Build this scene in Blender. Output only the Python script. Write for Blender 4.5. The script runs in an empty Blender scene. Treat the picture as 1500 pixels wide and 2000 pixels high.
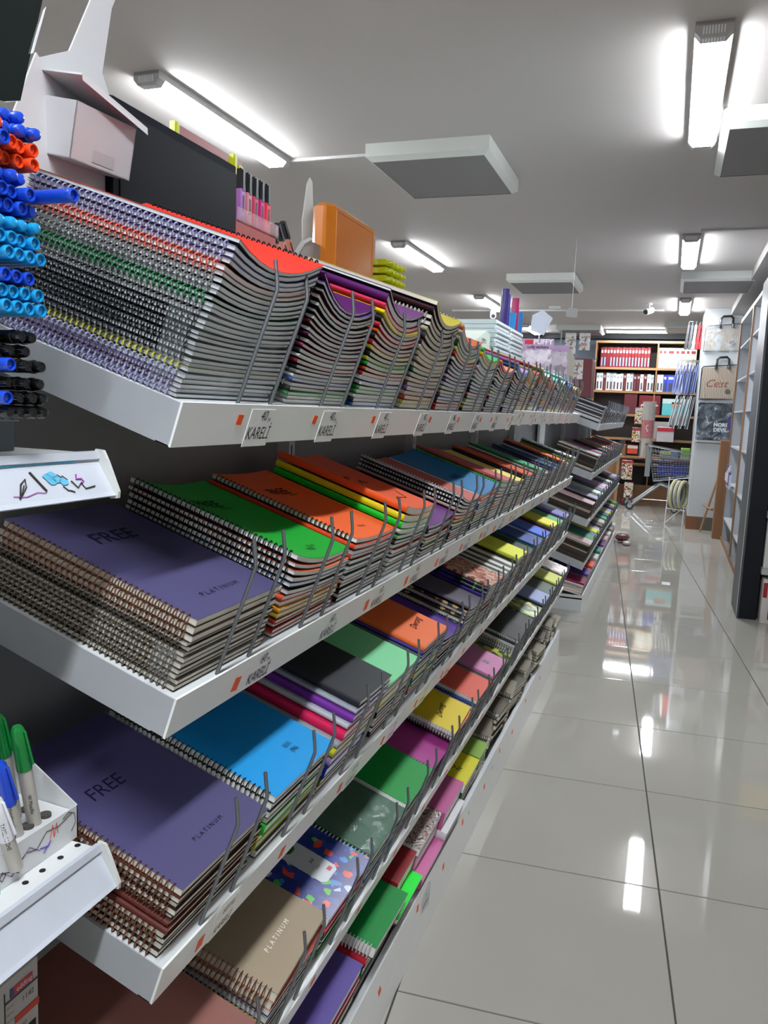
import bpy, math, random
import numpy as np
from mathutils import Matrix, Vector
random.seed(7)
R = math.radians
scn = bpy.context.scene
COL = scn.collection

# ------------------------------------------------------------------ camera, world, exposure
cam_d = bpy.data.cameras.new('camera'); cam = bpy.data.objects.new('camera', cam_d); COL.objects.link(cam)
cam_d.sensor_fit = 'VERTICAL'; cam_d.sensor_height = 24.0; cam_d.lens = 1545.0 / 2000.0 * 24.0
cam_d.clip_start = 0.05; cam_d.clip_end = 60
_r = Vector((0.94, 0.34, 0.042)).normalized(); _f = Vector((-0.332, 0.934, -0.131)).normalized()
_u = _r.cross(_f).normalized(); _r = _f.cross(_u).normalized()
cam.matrix_world = Matrix(((_r.x, _u.x, -_f.x, 0), (_r.y, _u.y, -_f.y, 0), (_r.z, _u.z, -_f.z, 1.34), (0, 0, 0, 1)))
scn.camera = cam
world = bpy.data.worlds.new('world'); scn.world = world; world.use_nodes = True
world.node_tree.nodes['Background'].inputs[0].default_value = (0.75, 0.8, 0.9, 1)
world.node_tree.nodes['Background'].inputs[1].default_value = 0.15
scn.view_settings.view_transform = 'Standard'; scn.view_settings.look = 'None'
scn.view_settings.gamma = 1.0; scn.view_settings.use_curve_mapping = False
scn.view_settings.exposure = 1.12
LAMP = 45.0          # radiance of the fluorescent diffusers
CEIL = 2.68

# ------------------------------------------------------------------ materials
def lin(h):
    h = h.lstrip('#'); o = []
    for i in (0, 2, 4):
        c = int(h[i:i+2], 16) / 255.0
        o.append(c / 12.92 if c <= 0.04045 else ((c + 0.055) / 1.055) ** 2.4)
    return (o[0], o[1], o[2], 1.0)
_m = {}
def M(h, rough=0.5, metal=0.0, var=0.06, scale=25.0, bump=0.0, spec=0.5, coat=0.0, stretch=None):
    k = (h, rough, metal, var, scale, bump, spec, coat, stretch)
    if k in _m: return _m[k]
    m = bpy.data.materials.new('surface_' + h.strip('#')); m.use_nodes = True
    n = m.node_tree.nodes; l = m.node_tree.links; b = n['Principled BSDF']
    tc = n.new('ShaderNodeTexCoord'); mp = n.new('ShaderNodeMapping'); nz = n.new('ShaderNodeTexNoise')
    if stretch: mp.inputs['Scale'].default_value = stretch
    nz.inputs['Scale'].default_value = scale; nz.inputs['Detail'].default_value = 3
    l.new(tc.outputs['Object'], mp.inputs[0]); l.new(mp.outputs[0], nz.inputs['Vector'])
    c = lin(h); mx = n.new('ShaderNodeMix'); mx.data_type = 'RGBA'
    mx.inputs[6].default_value = (c[0]*(1-var), c[1]*(1-var), c[2]*(1-var), 1)
    mx.inputs[7].default_value = (min(1, c[0]*(1+var)), min(1, c[1]*(1+var)), min(1, c[2]*(1+var)), 1)
    l.new(nz.outputs['Fac'], mx.inputs[0]); l.new(mx.outputs[2], b.inputs['Base Color'])
    b.inputs['Roughness'].default_value = rough; b.inputs['Metallic'].default_value = metal
    b.inputs['Specular IOR Level'].default_value = spec
    if coat: b.inputs['Coat Weight'].default_value = coat; b.inputs['Coat Roughness'].default_value = 0.08
    if bump:
        bp = n.new('ShaderNodeBump'); bp.inputs['Strength'].default_value = bump; bp.inputs['Distance'].default_value = 0.01
        l.new(nz.outputs['Fac'], bp.inputs['Height']); l.new(bp.outputs[0], b.inputs['Normal'])
    _m[k] = m; return m
def emis(name, col, s):
    m = bpy.data.materials.new(name); m.use_nodes = True; n = m.node_tree.nodes; l = m.node_tree.links
    n.remove(n['Principled BSDF']); e = n.new('ShaderNodeEmission'); e.inputs[0].default_value = col; e.inputs[1].default_value = s
    l.new(e.outputs[0], n['Material Output'].inputs[0]); return m
def film(name, base=0.1, tint=(0.9, 0.95, 1, 1), scale=18.0, rough=0.12, bstr=.9, peak=.2):
    m = bpy.data.materials.new(name); m.use_nodes = True; n = m.node_tree.nodes; l = m.node_tree.links
    b = n['Principled BSDF']; b.inputs['Base Color'].default_value = tint; b.inputs['Roughness'].default_value = rough
    tr = n.new('ShaderNodeBsdfTransparent'); mx = n.new('ShaderNodeMixShader')
    nz = n.new('ShaderNodeTexNoise'); nz.inputs['Scale'].default_value = scale; nz.inputs['Detail'].default_value = 5; nz.inputs['Distortion'].default_value = 1.5
    tc = n.new('ShaderNodeTexCoord'); l.new(tc.outputs['Object'], nz.inputs['Vector'])
    rp = n.new('ShaderNodeValToRGB'); rp.color_ramp.elements[0].position = 0.45; rp.color_ramp.elements[1].position = 0.75
    rp.color_ramp.elements[0].color = (base, base, base, 1); rp.color_ramp.elements[1].color = (base+peak, base+peak, base+peak, 1)
    bp = n.new('ShaderNodeBump'); bp.inputs['Strength'].default_value = bstr; bp.inputs['Distance'].default_value = 0.01
    l.new(nz.outputs['Fac'], rp.inputs[0]); l.new(nz.outputs['Fac'], bp.inputs['Height']); l.new(bp.outputs[0], b.inputs['Normal'])
    l.new(rp.outputs[0], mx.inputs[0]); l.new(tr.outputs[0], mx.inputs[1]); l.new(b.outputs[0], mx.inputs[2])
    l.new(mx.outputs[0], n['Material Output'].inputs[0]); return m
def pattern(name, cols, scale, kind='voronoi', rough=0.3, dist=0.0):
    m = bpy.data.materials.new(name); m.use_nodes = True; n = m.node_tree.nodes; l = m.node_tree.links; b = n['Principled BSDF']
    tc = n.new('ShaderNodeTexCoord'); rp = n.new('ShaderNodeValToRGB'); rp.color_ramp.interpolation = 'CONSTANT'
    if kind == 'voronoi':
        t = n.new('ShaderNodeTexVoronoi'); t.inputs['Scale'].default_value = scale; out = t.outputs['Color']
        s = n.new('ShaderNodeSeparateColor'); l.new(out, s.inputs[0]); src = s.outputs[0]
    elif kind == 'noise':
        t = n.new('ShaderNodeTexNoise'); t.inputs['Scale'].default_value = scale; t.inputs['Distortion'].default_value = dist; t.inputs['Detail'].default_value = 2; src = t.outputs['Fac']
    else:
        t = n.new('ShaderNodeTexWave'); t.inputs['Scale'].default_value = scale; t.inputs['Distortion'].default_value = dist; src = t.outputs['Fac']
        t.wave_type = 'RINGS' if kind == 'rings' else 'BANDS'
    l.new(tc.outputs['Object'], t.inputs['Vector']); l.new(src, rp.inputs[0])
    el = rp.color_ramp.elements; k = len(cols)
    lo, hi = (0.3, 0.7) if kind == 'noise' else (0.0, 1.0)
    while len(el) < k: el.new(0.5)
    for i, c in enumerate(cols): el[i].position = lo + (hi-lo)*i/k if i else 0.0; el[i].color = lin(c)
    l.new(rp.outputs[0], b.inputs['Base Color']); b.inputs['Roughness'].default_value = rough
    return m

# ------------------------------------------------------------------ mesh helpers
class MB:
    def __init__(s): s.v = []; s.f = []; s.mi = []; s.n = 0
    def add(s, V, F, mi=0, mat=None):
        V = np.asarray(V, float)
        if mat is not None:
            A = np.array(mat); V = V @ A[:3, :3].T + A[:3, 3]
        o = s.n; s.v.append(V); s.n += len(V)
        s.f.extend([tuple(i+o for i in f) for f in F])
        if isinstance(mi, list): s.mi.extend(mi)
        else: s.mi.extend([mi]*len(F))
        return s
    def box(s, x0, x1, y0, y1, z0, z1, mi=0, mat=None):
        V = [(x0,y0,z0),(x1,y0,z0),(x1,y1,z0),(x0,y1,z0),(x0,y0,z1),(x1,y0,z1),(x1,y1,z1),(x0,y1,z1)]
        F = [(0,3,2,1),(4,5,6,7),(0,1,5,4),(1,2,6,5),(2,3,7,6),(3,0,4,7)]
        return s.add(V, F, mi, mat)
    def rbox(s, x0, x1, y0, y1, z0, z1, r=0.004, mi=0, mat=None):   # box with chamfered vertical edges and top/bottom
        def ring(z, k):
            a, b, c, d = x0+k, x1-k, y0+k, y1-k; q = r
            return [(a+q,c,z),(b-q,c,z),(b,c+q,z),(b,d-q,z),(b-q,d,z),(a+q,d,z),(a,d-q,z),(a,c+q,z)]
        V = ring(z0, r*.5)+ring(z0+r*.5, 0)+ring(z1-r*.5, 0)+ring(z1, r*.5)
        F = [tuple(range(7,-1,-1)), tuple(range(24,32))]
        for k in range(3):
            for i in range(8): j = (i+1) % 8; F.append((k*8+i, k*8+j, k*8+8+j, k*8+8+i))
        return s.add(V, F, mi, mat)
    def tube(s, pts, r, seg=8, mi=0, mat=None, cap=True, closed=False):
        P = [Vector(p) for p in pts]; V = []; n = len(P); rr = r if isinstance(r, (list, tuple)) else [r]*n
        prev = None
        for i in range(n):
            if closed: t = (P[(i+1) % n]-P[i-1])
            else: t = (P[min(i+1, n-1)]-P[max(i-1, 0)])
            t.normalize()
            if prev is None:
                a = Vector((0,0,1)) if abs(t.z) < .9 else Vector((1,0,0)); u = t.cross(a).normalized()
            else: u = (prev - t*prev.dot(t)).normalized()
            prev = u; w = t.cross(u)
            for k in range(seg):
                an = 2*math.pi*k/seg; q = P[i]+(u*math.cos(an)+w*math.sin(an))*rr[i]; V.append(tuple(q))
        F = []
        for i in range(n if closed else n-1):
            for k in range(seg):
                a = i*seg+k; b = i*seg+(k+1) % seg; c = ((i+1) % n)*seg+(k+1) % seg; d = ((i+1) % n)*seg+k; F.append((a, b, c, d))
        if cap and not closed: F.append(tuple(range(seg-1, -1, -1))); F.append(tuple((n-1)*seg+k for k in range(seg)))
        return s.add(V, F, mi, mat)
    def prism(s, poly, d, mi=0, mat=None):    # polygon in (x,y) extruded 0..d in z
        n = len(poly); V = [(p[0], p[1], 0) for p in poly]+[(p[0], p[1], d) for p in poly]
        F = [tuple(range(n-1, -1, -1)), tuple(range(n, 2*n))]+[(i, (i+1) % n, n+(i+1) % n, n+i) for i in range(n)]
        return s.add(V, F, mi, mat)
    def quad(s, a, b, c, d, mi=0, mat=None): return s.add([a, b, c, d], [(0,1,2,3)], mi, mat)
    def ball(s, c, r, mi=0, seg=10, sq=(1,1,1)):
        V = []; F = []; n = seg//2
        for i in range(n+1):
            th = math.pi*i/n
            for k in range(seg): ph = 2*math.pi*k/seg; V.append((c[0]+sq[0]*r*math.sin(th)*math.cos(ph), c[1]+sq[1]*r*math.sin(th)*math.sin(ph), c[2]+sq[2]*r*math.cos(th)))
        for i in range(n):
            for k in range(seg): F.append((i*seg+k, (i+1)*seg+k, (i+1)*seg+(k+1) % seg, i*seg+(k+1) % seg))
        return s.add(V, F, mi)
    def mesh(s, name, mats, smooth=False):
        me = bpy.data.meshes.new(name)
        V = np.concatenate(s.v) if s.v else np.zeros((0, 3))
        me.from_pydata(V.tolist(), [], s.f)
        for m in (mats if isinstance(mats, (list, tuple)) else [mats]): me.materials.append(m)
        if any(s.mi): me.polygons.foreach_set('material_index', s.mi)
        if smooth: me.polygons.foreach_set('use_smooth', [True]*len(me.polygons)); me.set_sharp_from_angle(angle=R(40))
        me.update(); return me
    def build(s, name, mats, parent=None, loc=(0,0,0), rot=(0,0,0), smooth=False, mat=None):
        return link(name, s.mesh(name, mats, smooth), parent, loc, rot, mat)
def link(name, me, parent=None, loc=(0,0,0), rot=(0,0,0), mat=None):
    o = bpy.data.objects.new(name, me); COL.objects.link(o); o.parent = parent
    if mat is not None: o.matrix_local = mat
    else: o.location = loc; o.rotation_euler = rot
    return o
def part(name, me, material, parent, mat=None, loc=(0,0,0), rot=(0,0,0)):   # shared mesh, own material
    o = link(name, me, parent, loc, rot, mat)
    o.material_slots[0].link = 'OBJECT'; o.material_slots[0].material = material
    return o
def tag(o, label, cat, group=None, kind=None):
    o['label'] = label; o['category'] = cat
    if group: o['group'] = group
    if kind: o['kind'] = kind
    return o
def thing(name, label, cat, loc=(0,0,0), rot=(0,0,0), group=None, mat=None):
    o = link(name, None, None, loc, rot, mat); o.empty_display_size = 0.05; return tag(o, label, cat, group)
def struct(o): o['kind'] = 'structure'; return o
_tx = {}
def text_geo(txt, size, shear=0.0, bold=0.0):
    k = (txt, size, shear, bold)
    if k not in _tx:
        cu = bpy.data.curves.new('lettering', 'FONT'); cu.body = txt; cu.size = size; cu.shear = shear; cu.offset = bold
        cu.align_x = 'CENTER'; cu.resolution_u = 2
        ob = bpy.data.objects.new('lettering', cu); COL.objects.link(ob)
        dg = bpy.context.evaluated_depsgraph_get(); dg.update()
        me = bpy.data.meshes.new_from_object(ob.evaluated_get(dg))
        V = np.array([v.co[:] for v in me.vertices]) if len(me.vertices) else np.zeros((0, 3)); F = [tuple(p.vertices) for p in me.polygons]
        bpy.data.objects.remove(ob); bpy.data.curves.remove(cu); bpy.data.meshes.remove(me); _tx[k] = (V, F)
    return _tx[k]

WHITE = M('d4d8dc', 0.35, var=0.02, coat=0.2)
SHELFW = M('cfd3d6', 0.32, var=0.02, coat=0.15)
LIPM = M('f0f2f2', 0.38, var=0.03)
INK = M('15151c', 0.5, var=0.02)
STEEL = M('7b8085', 0.42, 0.75, var=0.1, scale=60)
ORANGE = M('f4591c', 0.55, var=0.05)
PAPER = M('f0f0ee', 0.7, var=0.05, scale=900, stretch=(0.02, 0.02, 1))
CREAM = M('e8e3d4', 0.7, var=0.06, scale=900, stretch=(0.02, 0.02, 1))
GREYPG = M('e6ecef', 0.6, var=0.08, scale=900, stretch=(0.02, 0.02, 1))
WOOD = M('8a6242', 0.45, var=0.15, scale=12, stretch=(1, 1, 0.1))
WOODL = M('94704c', 0.45, var=0.15, scale=12, stretch=(0.2, 1, 1))
NAVY = M('0b0f18', 0.45, var=0.05, spec=.3)
CLEAR = film('clear_plastic', 0.10)
WRAP = film('wrap_film', 0.05, (0.75, 0.82, 0.87, 1), 14, 0.1, .25, .07)
PRICEFILM = M('f4f6f6', .3, var=.01, coat=.3)

# ------------------------------------------------------------------ room
floor = struct(MB().box(-7, 4, -3.2, 13.8, -0.05, -0.004).build('floor', M('3a3835', 0.7)))
TILE = M('a8a59e', 0.035, var=0.03, scale=3, spec=0.55)
def tile_mesh():
    mb = MB(); s = 0.6215; g = 0.0022; b = 0.0012
    V = [(g,g,-.004),(s-g,g,-.004),(s-g,s-g,-.004),(g,s-g,-.004),(g,g,-b),(s-g,g,-b),(s-g,s-g,-b),(g,s-g,-b),(g+b,g+b,0),(s-g-b,g+b,0),(s-g-b,s-g-b,0),(g+b,s-g-b,0)]
    F = [(8,9,10,11)]
    for k in (0, 4):
        for i in range(4): j = (i+1) % 4; F.append((k+i, k+j, k+4+j, k+4+i))
    mb.add(V, F); return mb.mesh('floor_tile', TILE)
tm = tile_mesh(); ta = R(4.8); tx, ty = Vector((math.cos(ta), math.sin(ta))), Vector((-math.sin(ta), math.cos(ta)))
big = MB()
for i in range(-11, 8):
    for j in range(-9, 20):
        p = Vector((0.078, 2.277)) + tx*(0.6215*i) + ty*(0.6215*j)
        if p.x < -6.9 or p.x > 3.3 or p.y < -3.1 or p.y > 13.1: continue
        if (-1.3 < p.x < 1.0 and p.y > 0.6) or (-2 < p.x <= 3 and 0 < p.y < 4):
            link('floor_tile', tm, floor, (p.x, p.y, 0), (0, 0, ta))
        else:
            g = 0.0022; s = 0.6215
            mt = Matrix.Translation((p.x, p.y, 0)) @ Matrix.Rotation(ta, 4, 'Z')
            big.add([(g,g,-.004),(s-g,g,-.004),(s-g,s-g,-.004),(g,s-g,-.004),(g,g,0),(s-g,g,0),(s-g,s-g,0),(g,s-g,0)], [(4,5,6,7),(0,1,5,4),(1,2,6,5),(2,3,7,6),(3,0,4,7)], 0, mt)
o = big.build('distant_floor_tile', TILE, floor); o['kind'] = 'stuff'
CEILM = M('b9b4b2', 0.75, var=0.015, scale=2)
struct(MB().box(-7, 4, -3.2, 13.8, CEIL, CEIL+.1).build('ceiling', CEILM))
struct(MB().box(-7.1, -7, -3.2, 13.8, 0, CEIL).build('wall_left', M('8e8d8c', 0.8)))
struct(MB().box(3.2, 3.3, -3.2, 13.8, 0, CEIL).build('wall_right', M('c8c4be', 0.8)))
struct(MB().box(-7, 4, 13.7, 13.8, 0, CEIL).build('wall_back', M('4c5460', 0.7)))
struct(MB().box(-7, 4, -3.3, -3.2, 0, CEIL).build('wall_front', M('a8a8a6', 0.8)))
struct(MB().box(0.97, 1.07, 6.3, 13.7, 0, CEIL).build('wall_side', M('b3b5b6', 0.7)))
struct(MB().box(-7, 4, 13.55, 13.7, 2.6, CEIL).build('trim_1', M('23262b', 0.6)))
struct(MB().box(0.56, 0.97, 6.3, 13.7, 2.6, CEIL).build('trim_2', M('a5a2a1', 0.7)))

# ------------------------------------------------------------------ ceiling lamps
LAMPM = emis('lamp_diffuser_glow', (0.93, 0.97, 1.0, 1), LAMP)
HOUS = M('b4b3b2', 0.5, var=0.03)
_lm = {}
def lamp_meshes():
    L, w, h = 1.2, 0.062, 0.05
    hb = MB(); hb.box(-w, w, 0, L, -0.012, 0); hb.box(-w, -w+.003, .045, L-.045, -.026, -.012); hb.box(w-.003, w, .045, L-.045, -.026, -.012)
    db = MB(); sec = [(-w+.004, -.012), (-w+.004, -.028), (-w+.02, -h), (w-.02, -h), (w-.004, -.028), (w-.004, -.012)]
    y0, y1 = .045, L-.045
    V = [(x, y0, z) for x, z in sec]+[(x, y1, z) for x, z in sec]
    db.add(V, [(i, i+1, 7+i, 6+i) for i in range(5)]+[(5,4,3,2,1,0), (6,7,8,9,10,11)])
    cb = MB(); sec = [(-w, 0), (-w, -.03), (-w+.02, -h-.003), (w-.02, -h-.003), (w, -.03), (w, 0)]
    V = [(x, 0, z) for x, z in sec]+[(x, .045, z) for x, z in sec]
    cb.add(V, [(i, i+1, 7+i, 6+i) for i in range(5)]+[(5,4,3,2,1,0), (6,7,8,9,10,11)])
    sl = MB()
    for k in range(8): x = -.036+k*.0095; sl.box(x, x+.005, -.002, .0, -.042, -.016)
    for k in range(8): x = -.036+k*.0095; sl.box(x, x+.005, .008, .036, -.0545, -.053)
    return hb.mesh('lamp_housing', HOUS), db.mesh('diffuser', LAMPM), cb.mesh('end_cap', HOUS), sl.mesh('vent_slots', M('e8eaee', 0.4))
LMS = lamp_meshes()
def lamp(x, y, label, rz=0.0):
    t = thing('fluorescent_lamp', label, 'ceiling lamp', (x, y, CEIL), (0, 0, rz), 'fluorescent ceiling lamps')
    link('lamp_housing', LMS[0], t); link('diffuser', LMS[1], t)
    a = link('end_cap', LMS[2], t); link('vent_slots', LMS[3], a)
    link('end_cap', LMS[2], t, mat=Matrix.Translation((0, 1.2, 0)) @ Matrix.Rotation(math.pi, 4, 'Z'))
lamp(-2.17, 2.93, 'lit fluorescent lamp on the ceiling above the notebook shelves, largest of the left row')
lamp(-2.2, 6.25, 'lit fluorescent lamp behind the yellow pens, second of the left row')
lamp(-2.22, 9.2, 'lit fluorescent lamp in the left row just before the far dome camera')
lamp(-2.2, 12.2, 'lit lamp half hidden by the white card, farthest in the left row')
lamp(0.025, 3.05, 'lit fluorescent lamp at the top right beside the square panel, nearest over the aisle')
lamp(0.025, 6.33, 'lit fluorescent lamp in the middle of the aisle ceiling where a cable joins')
lamp(0.035, 9.55, 'small lit fluorescent lamp over the aisle behind the dim square panel')
lamp(0.1, 12.9, 'lit fluorescent lamp mounted crosswise before the back wall', R(90)) 
for x in (-5.2,):  # outer left row: unseen lamps, added to lift the ceiling brightness
    for y in (-0.3, 3.0, 6.3, 9.5):
        lamp(x, y, 'added unseen fluorescent lamp to brighten the ceiling, outer left row, %s along' % ['first', 'second', 'third', 'fourth'][[-.3, 3.0, 6.3, 9.5].index(y)])
for x in (-2.17, 0.025):
    for y, w_ in ((-0.5, 'just behind'), (-2.6, 'far behind')): lamp(x, y, 'lit fluorescent lamp of the %s row %s the viewpoint' % ('left' if x < 0 else 'aisle', w_))
PANELF = M('c3c6c2', 0.5, var=0.02); PANELG = M('7d7a7c', 0.55, var=0.03)
def panel(x, y, label, w=.65, l=.78):
    t = thing('ceiling_panel', label, 'ceiling panel', (x, y, CEIL), group='unlit square ceiling panels')
    k = .03; h = .085
    mb = MB(); V = [(0,0,0),(w,0,0),(w,l,0),(0,l,0),(0,0,-h*.75),(w,0,-h*.75),(w,l,-h*.75),(0,l,-h*.75),(k,k,-h),(w-k,k,-h),(w-k,l-k,-h),(k,l-k,-h)]
    F = [(0,4,5,1),(1,5,6,2),(2,6,7,3),(3,7,4,0),(4,8,9,5),(5,9,10,6),(6,10,11,7),(7,11,8,4)]
    mb.add(V, F).build('panel_frame', PANELF, t)
    MB().box(k, w-k, k, l-k, -h+.002, -h+.004).build('panel_diffuser', PANELG, t)
panel(-1.6, 3.98, 'unlit square ceiling panel near the middle of the ceiling, largest whole one')
panel(0.1, 3.86, 'unlit square ceiling panel cut by the right edge beside the nearest lamp', .72)
panel(-1.63, 7.85, 'unlit ceiling panel seen edge-on above the tall rolls')
panel(-0.03, 7.9, 'unlit ceiling panel just before the third aisle lamp')
panel(-1.75, 12.3, 'unlit ceiling panel far back above the hanging sticker packs')
panel(-0.2, 11.85, 'small unlit ceiling panel beside the crosswise lamp')
RW = M('b9b9b8', 0.5)
tag(MB().box(-2.1, -1.6, 4.125, 4.15, CEIL-.015, CEIL).build('cable_raceway', RW), 'white cable raceway from the nearest left lamp to the square panel', 'cable duct')
tag(MB().box(-2.9, -.2, 10.55, 10.58, CEIL-.02, CEIL).build('cable_raceway', RW), 'long white cable raceway across the ceiling between the two security cameras', 'cable duct')
tag(MB().box(0.08, .7, 6.19, 6.21, CEIL-.015, CEIL).build('cable_raceway', RW), 'thin white cable raceway running right from the middle aisle lamp', 'cable duct')
tag(MB().box(-1.56, -1.42, 10.2, 10.26, CEIL-.035, CEIL).build('junction_box', RW), 'small white junction box on the ceiling above the tall rolls', 'junction box')
def seccam(x, y, aim, label):
    t = thing('security_camera', label, 'security camera', (x, y, CEIL), group='security cameras')
    MB().tube([(0,0,0),(0,0,-.02)], .035, 12).tube([(0,0,-.02),(0,0,-.06),(0,-.02,-.08)], .012, 8).build('mount', WHITE, t, smooth=True)
    q = Vector(aim).normalized()
    p0 = Vector((0, -.02, -.09)); MB().tube([p0-q*.06, p0+q*.07], .038, 14).build('camera_body', WHITE, t, smooth=True)
    MB().tube([p0+q*.068, p0+q*.074], .027, 12).build('lens', INK, t)
seccam(-2.28, 10.3, (.3, -1, -.5), 'white round security camera under the raceway, left of the rolls')
seccam(-.36, 10.0, (-.6, -1, -.35), 'white bullet security camera on the ceiling before the red books')

# ------------------------------------------------------------------ notebooks
SEG = 8
_g = {}
def prof(s, a, b): return a*(1-s)**2.4 + b*s**2.6
def sheet(L0, L1, y0, y1, z0, z1, W, a, b, seg=SEG):
    V = []
    for i in range(seg+1):
        y = y0+(y1-y0)*i/seg; c = prof(min(1, max(0, y/W)), a, b)
        V += [(L0, y, z0+c), (L1, y, z0+c), (L1, y, z1+c), (L0, y, z1+c)]
    F = [(3,2,1,0), tuple(seg*4+k for k in range(4))]
    for i in range(seg):
        for k in range(4): F.append((i*4+k, i*4+(k+1) % 4, i*4+4+(k+1) % 4, i*4+4+k))
    return V, F
def flipV(V, W): V = np.array(V, float); V[:, 1] = W-V[:, 1]; return V
def flipF(F): return [tuple(reversed(f)) for f in F]
def rings(L, T, a, W, n=33, seg=10, tri=4, r=.0011):
    mb = MB(); Rr = max(T*.5+.0013, .0036); cz = T*.5+a
    for k in range(n):
        x = -L+.014+(L-.026)*k/(n-1)
        for dx in (0,):
            pts = [(x+dx, .0025+Rr*math.cos(t)*1.0, cz+Rr*math.sin(t)) for t in [2*math.pi*i/seg for i in range(seg)]]
            mb.tube(pts, r, tri, closed=True)
    return np.concatenate(mb.v), mb.f
def geo(kind, L, W, T, a, b, flip, cheap=False):
    a = round(a*500)/500; b = round(b*500)/500; T = round(T*2000)/2000
    if flip: a, b = b, a
    key = (kind, L, W, T, a, b, flip, cheap)
    if key in _g: return _g[key]
    tc = .00045; sg = 4 if cheap else SEG; out = {}
    if kind == 'glued':
        out['pages'] = sheet(-L+.002, -.0015, .0015, W-.0015, tc, T-tc, W, a, b, sg)
        V1, F1 = sheet(-L, 0, 0, W, T-tc, T, W, a, b, sg); V2, F2 = sheet(-L, 0, 0, W, 0, tc, W, a, b, sg)
        mb = MB().add(V1, F1).add(V2, F2)
        sp = [(0, 0), (-.0022, T*.2), (-.003, T*.5), (-.0022, T*.8), (0, T)]
        V = [(x, y, z+a) for x in (-L, 0) for y, z in sp]; F = [(i, i+1, 6+i, 5+i) for i in range(4)]+[(4,3,2,1,0),(5,6,7,8,9)]
        mb.add(V, F); out['cover'] = (np.concatenate(mb.v), mb.f)
    else:
        out['pages'] = sheet(-L+.001, -.001, .0045, W-.001, tc, T-tc, W, a, b, sg)
        out['cover'] = sheet(-L, 0, .003, W, T-tc, T, W, a, b, sg)
        out['back_cover'] = sheet(-L, 0, .003, W, 0, tc, W, a, b, sg)
        out['spiral_binding'] = rings(L, T, a, W, 30 if cheap else 33, 6 if cheap else 10, 3 if cheap else 4)
    if flip: out = {k: (flipV(v, W), flipF(f)) for k, (v, f) in out.items()}
    _g[key] = out; return out
_gm = {}
def gmesh(nm, key, VF):
    if (nm, key) not in _gm:
        me = bpy.data.meshes.new(nm); me.from_pydata(np.asarray(VF[0]).tolist(), [], VF[1]); me.materials.append(None)
        me.polygons.foreach_set('use_smooth', [True]*len(me.polygons)); me.set_sharp_from_angle(angle=R(35)); me.update(); _gm[(nm, key)] = me
    return _gm[(nm, key)]
COLN = {}
def cov(c, rough=.5):
    return c if not isinstance(c, str) else M(c, rough, var=0.03, scale=8, spec=.22)
NIND = 0
ORD = ['topmost', 'second', 'third', 'fourth', 'fifth', 'sixth', 'seventh', 'eighth', 'ninth', 'tenth', 'eleventh', 'twelfth', 'thirteenth', 'fourteenth', 'fifteenth', 'sixteenth', 'seventeenth', 'eighteenth', 'nineteenth', 'twentieth', 'twenty-first', 'twenty-second', 'twenty-third', 'twenty-fourth', 'twenty-fifth', 'twenty-sixth', 'twenty-seventh', 'twenty-eighth', 'twenty-ninth', 'thirtieth']
def notebook(mat, kind, color, ring, L, W, T, a, b, flip, label, group, page=PAPER, back=None, name=None, cat='notebook'):
    global NIND; NIND += 1
    t = thing(name or ('spiral_notebook' if kind == 'spiral' else 'notebook'), label, cat, group=group, mat=mat)
    k = (kind, L, W, round(T*2000), round(a*500), round(b*500), flip); g = geo(kind, L, W, T, a, b, flip)
    part('pages', gmesh('pages', k, g['pages']), page, t)
    c = part('cover', gmesh('cover', k, g['cover']), cov(color), t)
    if kind == 'spiral':
        part('back_cover', gmesh('back_cover', k, g['back_cover']), cov(back or '2a2a30'), t)
        part('spiral_binding', gmesh('spiral_binding', k, g['spiral_binding']), ring, t)
    return t
STUFF = MB(); SMATS = []
def sidx(m):
    if m not in SMATS: SMATS.append(m)
    return SMATS.index(m)
def stuffbook(mat, kind, color, ring, L, W, T, a, b, flip, page=PAPER, back=None):
    g = geo(kind, L, W, T, a, b, flip, True)
    STUFF.add(g['pages'][0], g['pages'][1], sidx(page), mat); STUFF.add(g['cover'][0], g['cover'][1], sidx(cov(color)), mat)
    if kind == 'spiral':
        STUFF.add(g['back_cover'][0], g['back_cover'][1], sidx(cov(back or '2a2a30')), mat)
        STUFF.add(g['spiral_binding'][0], g['spiral_binding'][1], sidx(ring), mat)

RBLACK = M('101318', 0.3, 0.3); RCOP = M('8c5a44', 0.32, 0.85); RWHITE = M('d9d9dc', 0.35, 0.2); RGREY = M('9a9c9e', 0.3, 0.7)
RLAV = M('9a98c4', 0.25, 0.1); RRED = M('d86a5c', 0.3, 0.1); RGREEN = M('2e7a50', 0.3, 0.1); RCREAM = M('d8d2bc', 0.35); RYEL = M('c9c84a', 0.3); RBROWN = M('6b6158', 0.35, 0.6)
RPURP = M('5a4a7c', 0.3, 0.2)
RN = {'k': RBLACK, 'c': RCOP, 'w': RWHITE, 'g': RGREY, 'l': RLAV, 'r': RRED, 'n': RGREEN, 'e': RCREAM, 'y': RYEL, 'b': RBROWN, 'p': RPURP}
RNAME = {'k': 'black', 'c': 'copper', 'w': 'white', 'g': 'grey', 'l': 'lavender', 'r': 'red', 'n': 'green', 'e': 'cream', 'y': 'yellow', 'b': 'brown', 'p': 'purple'}
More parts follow.
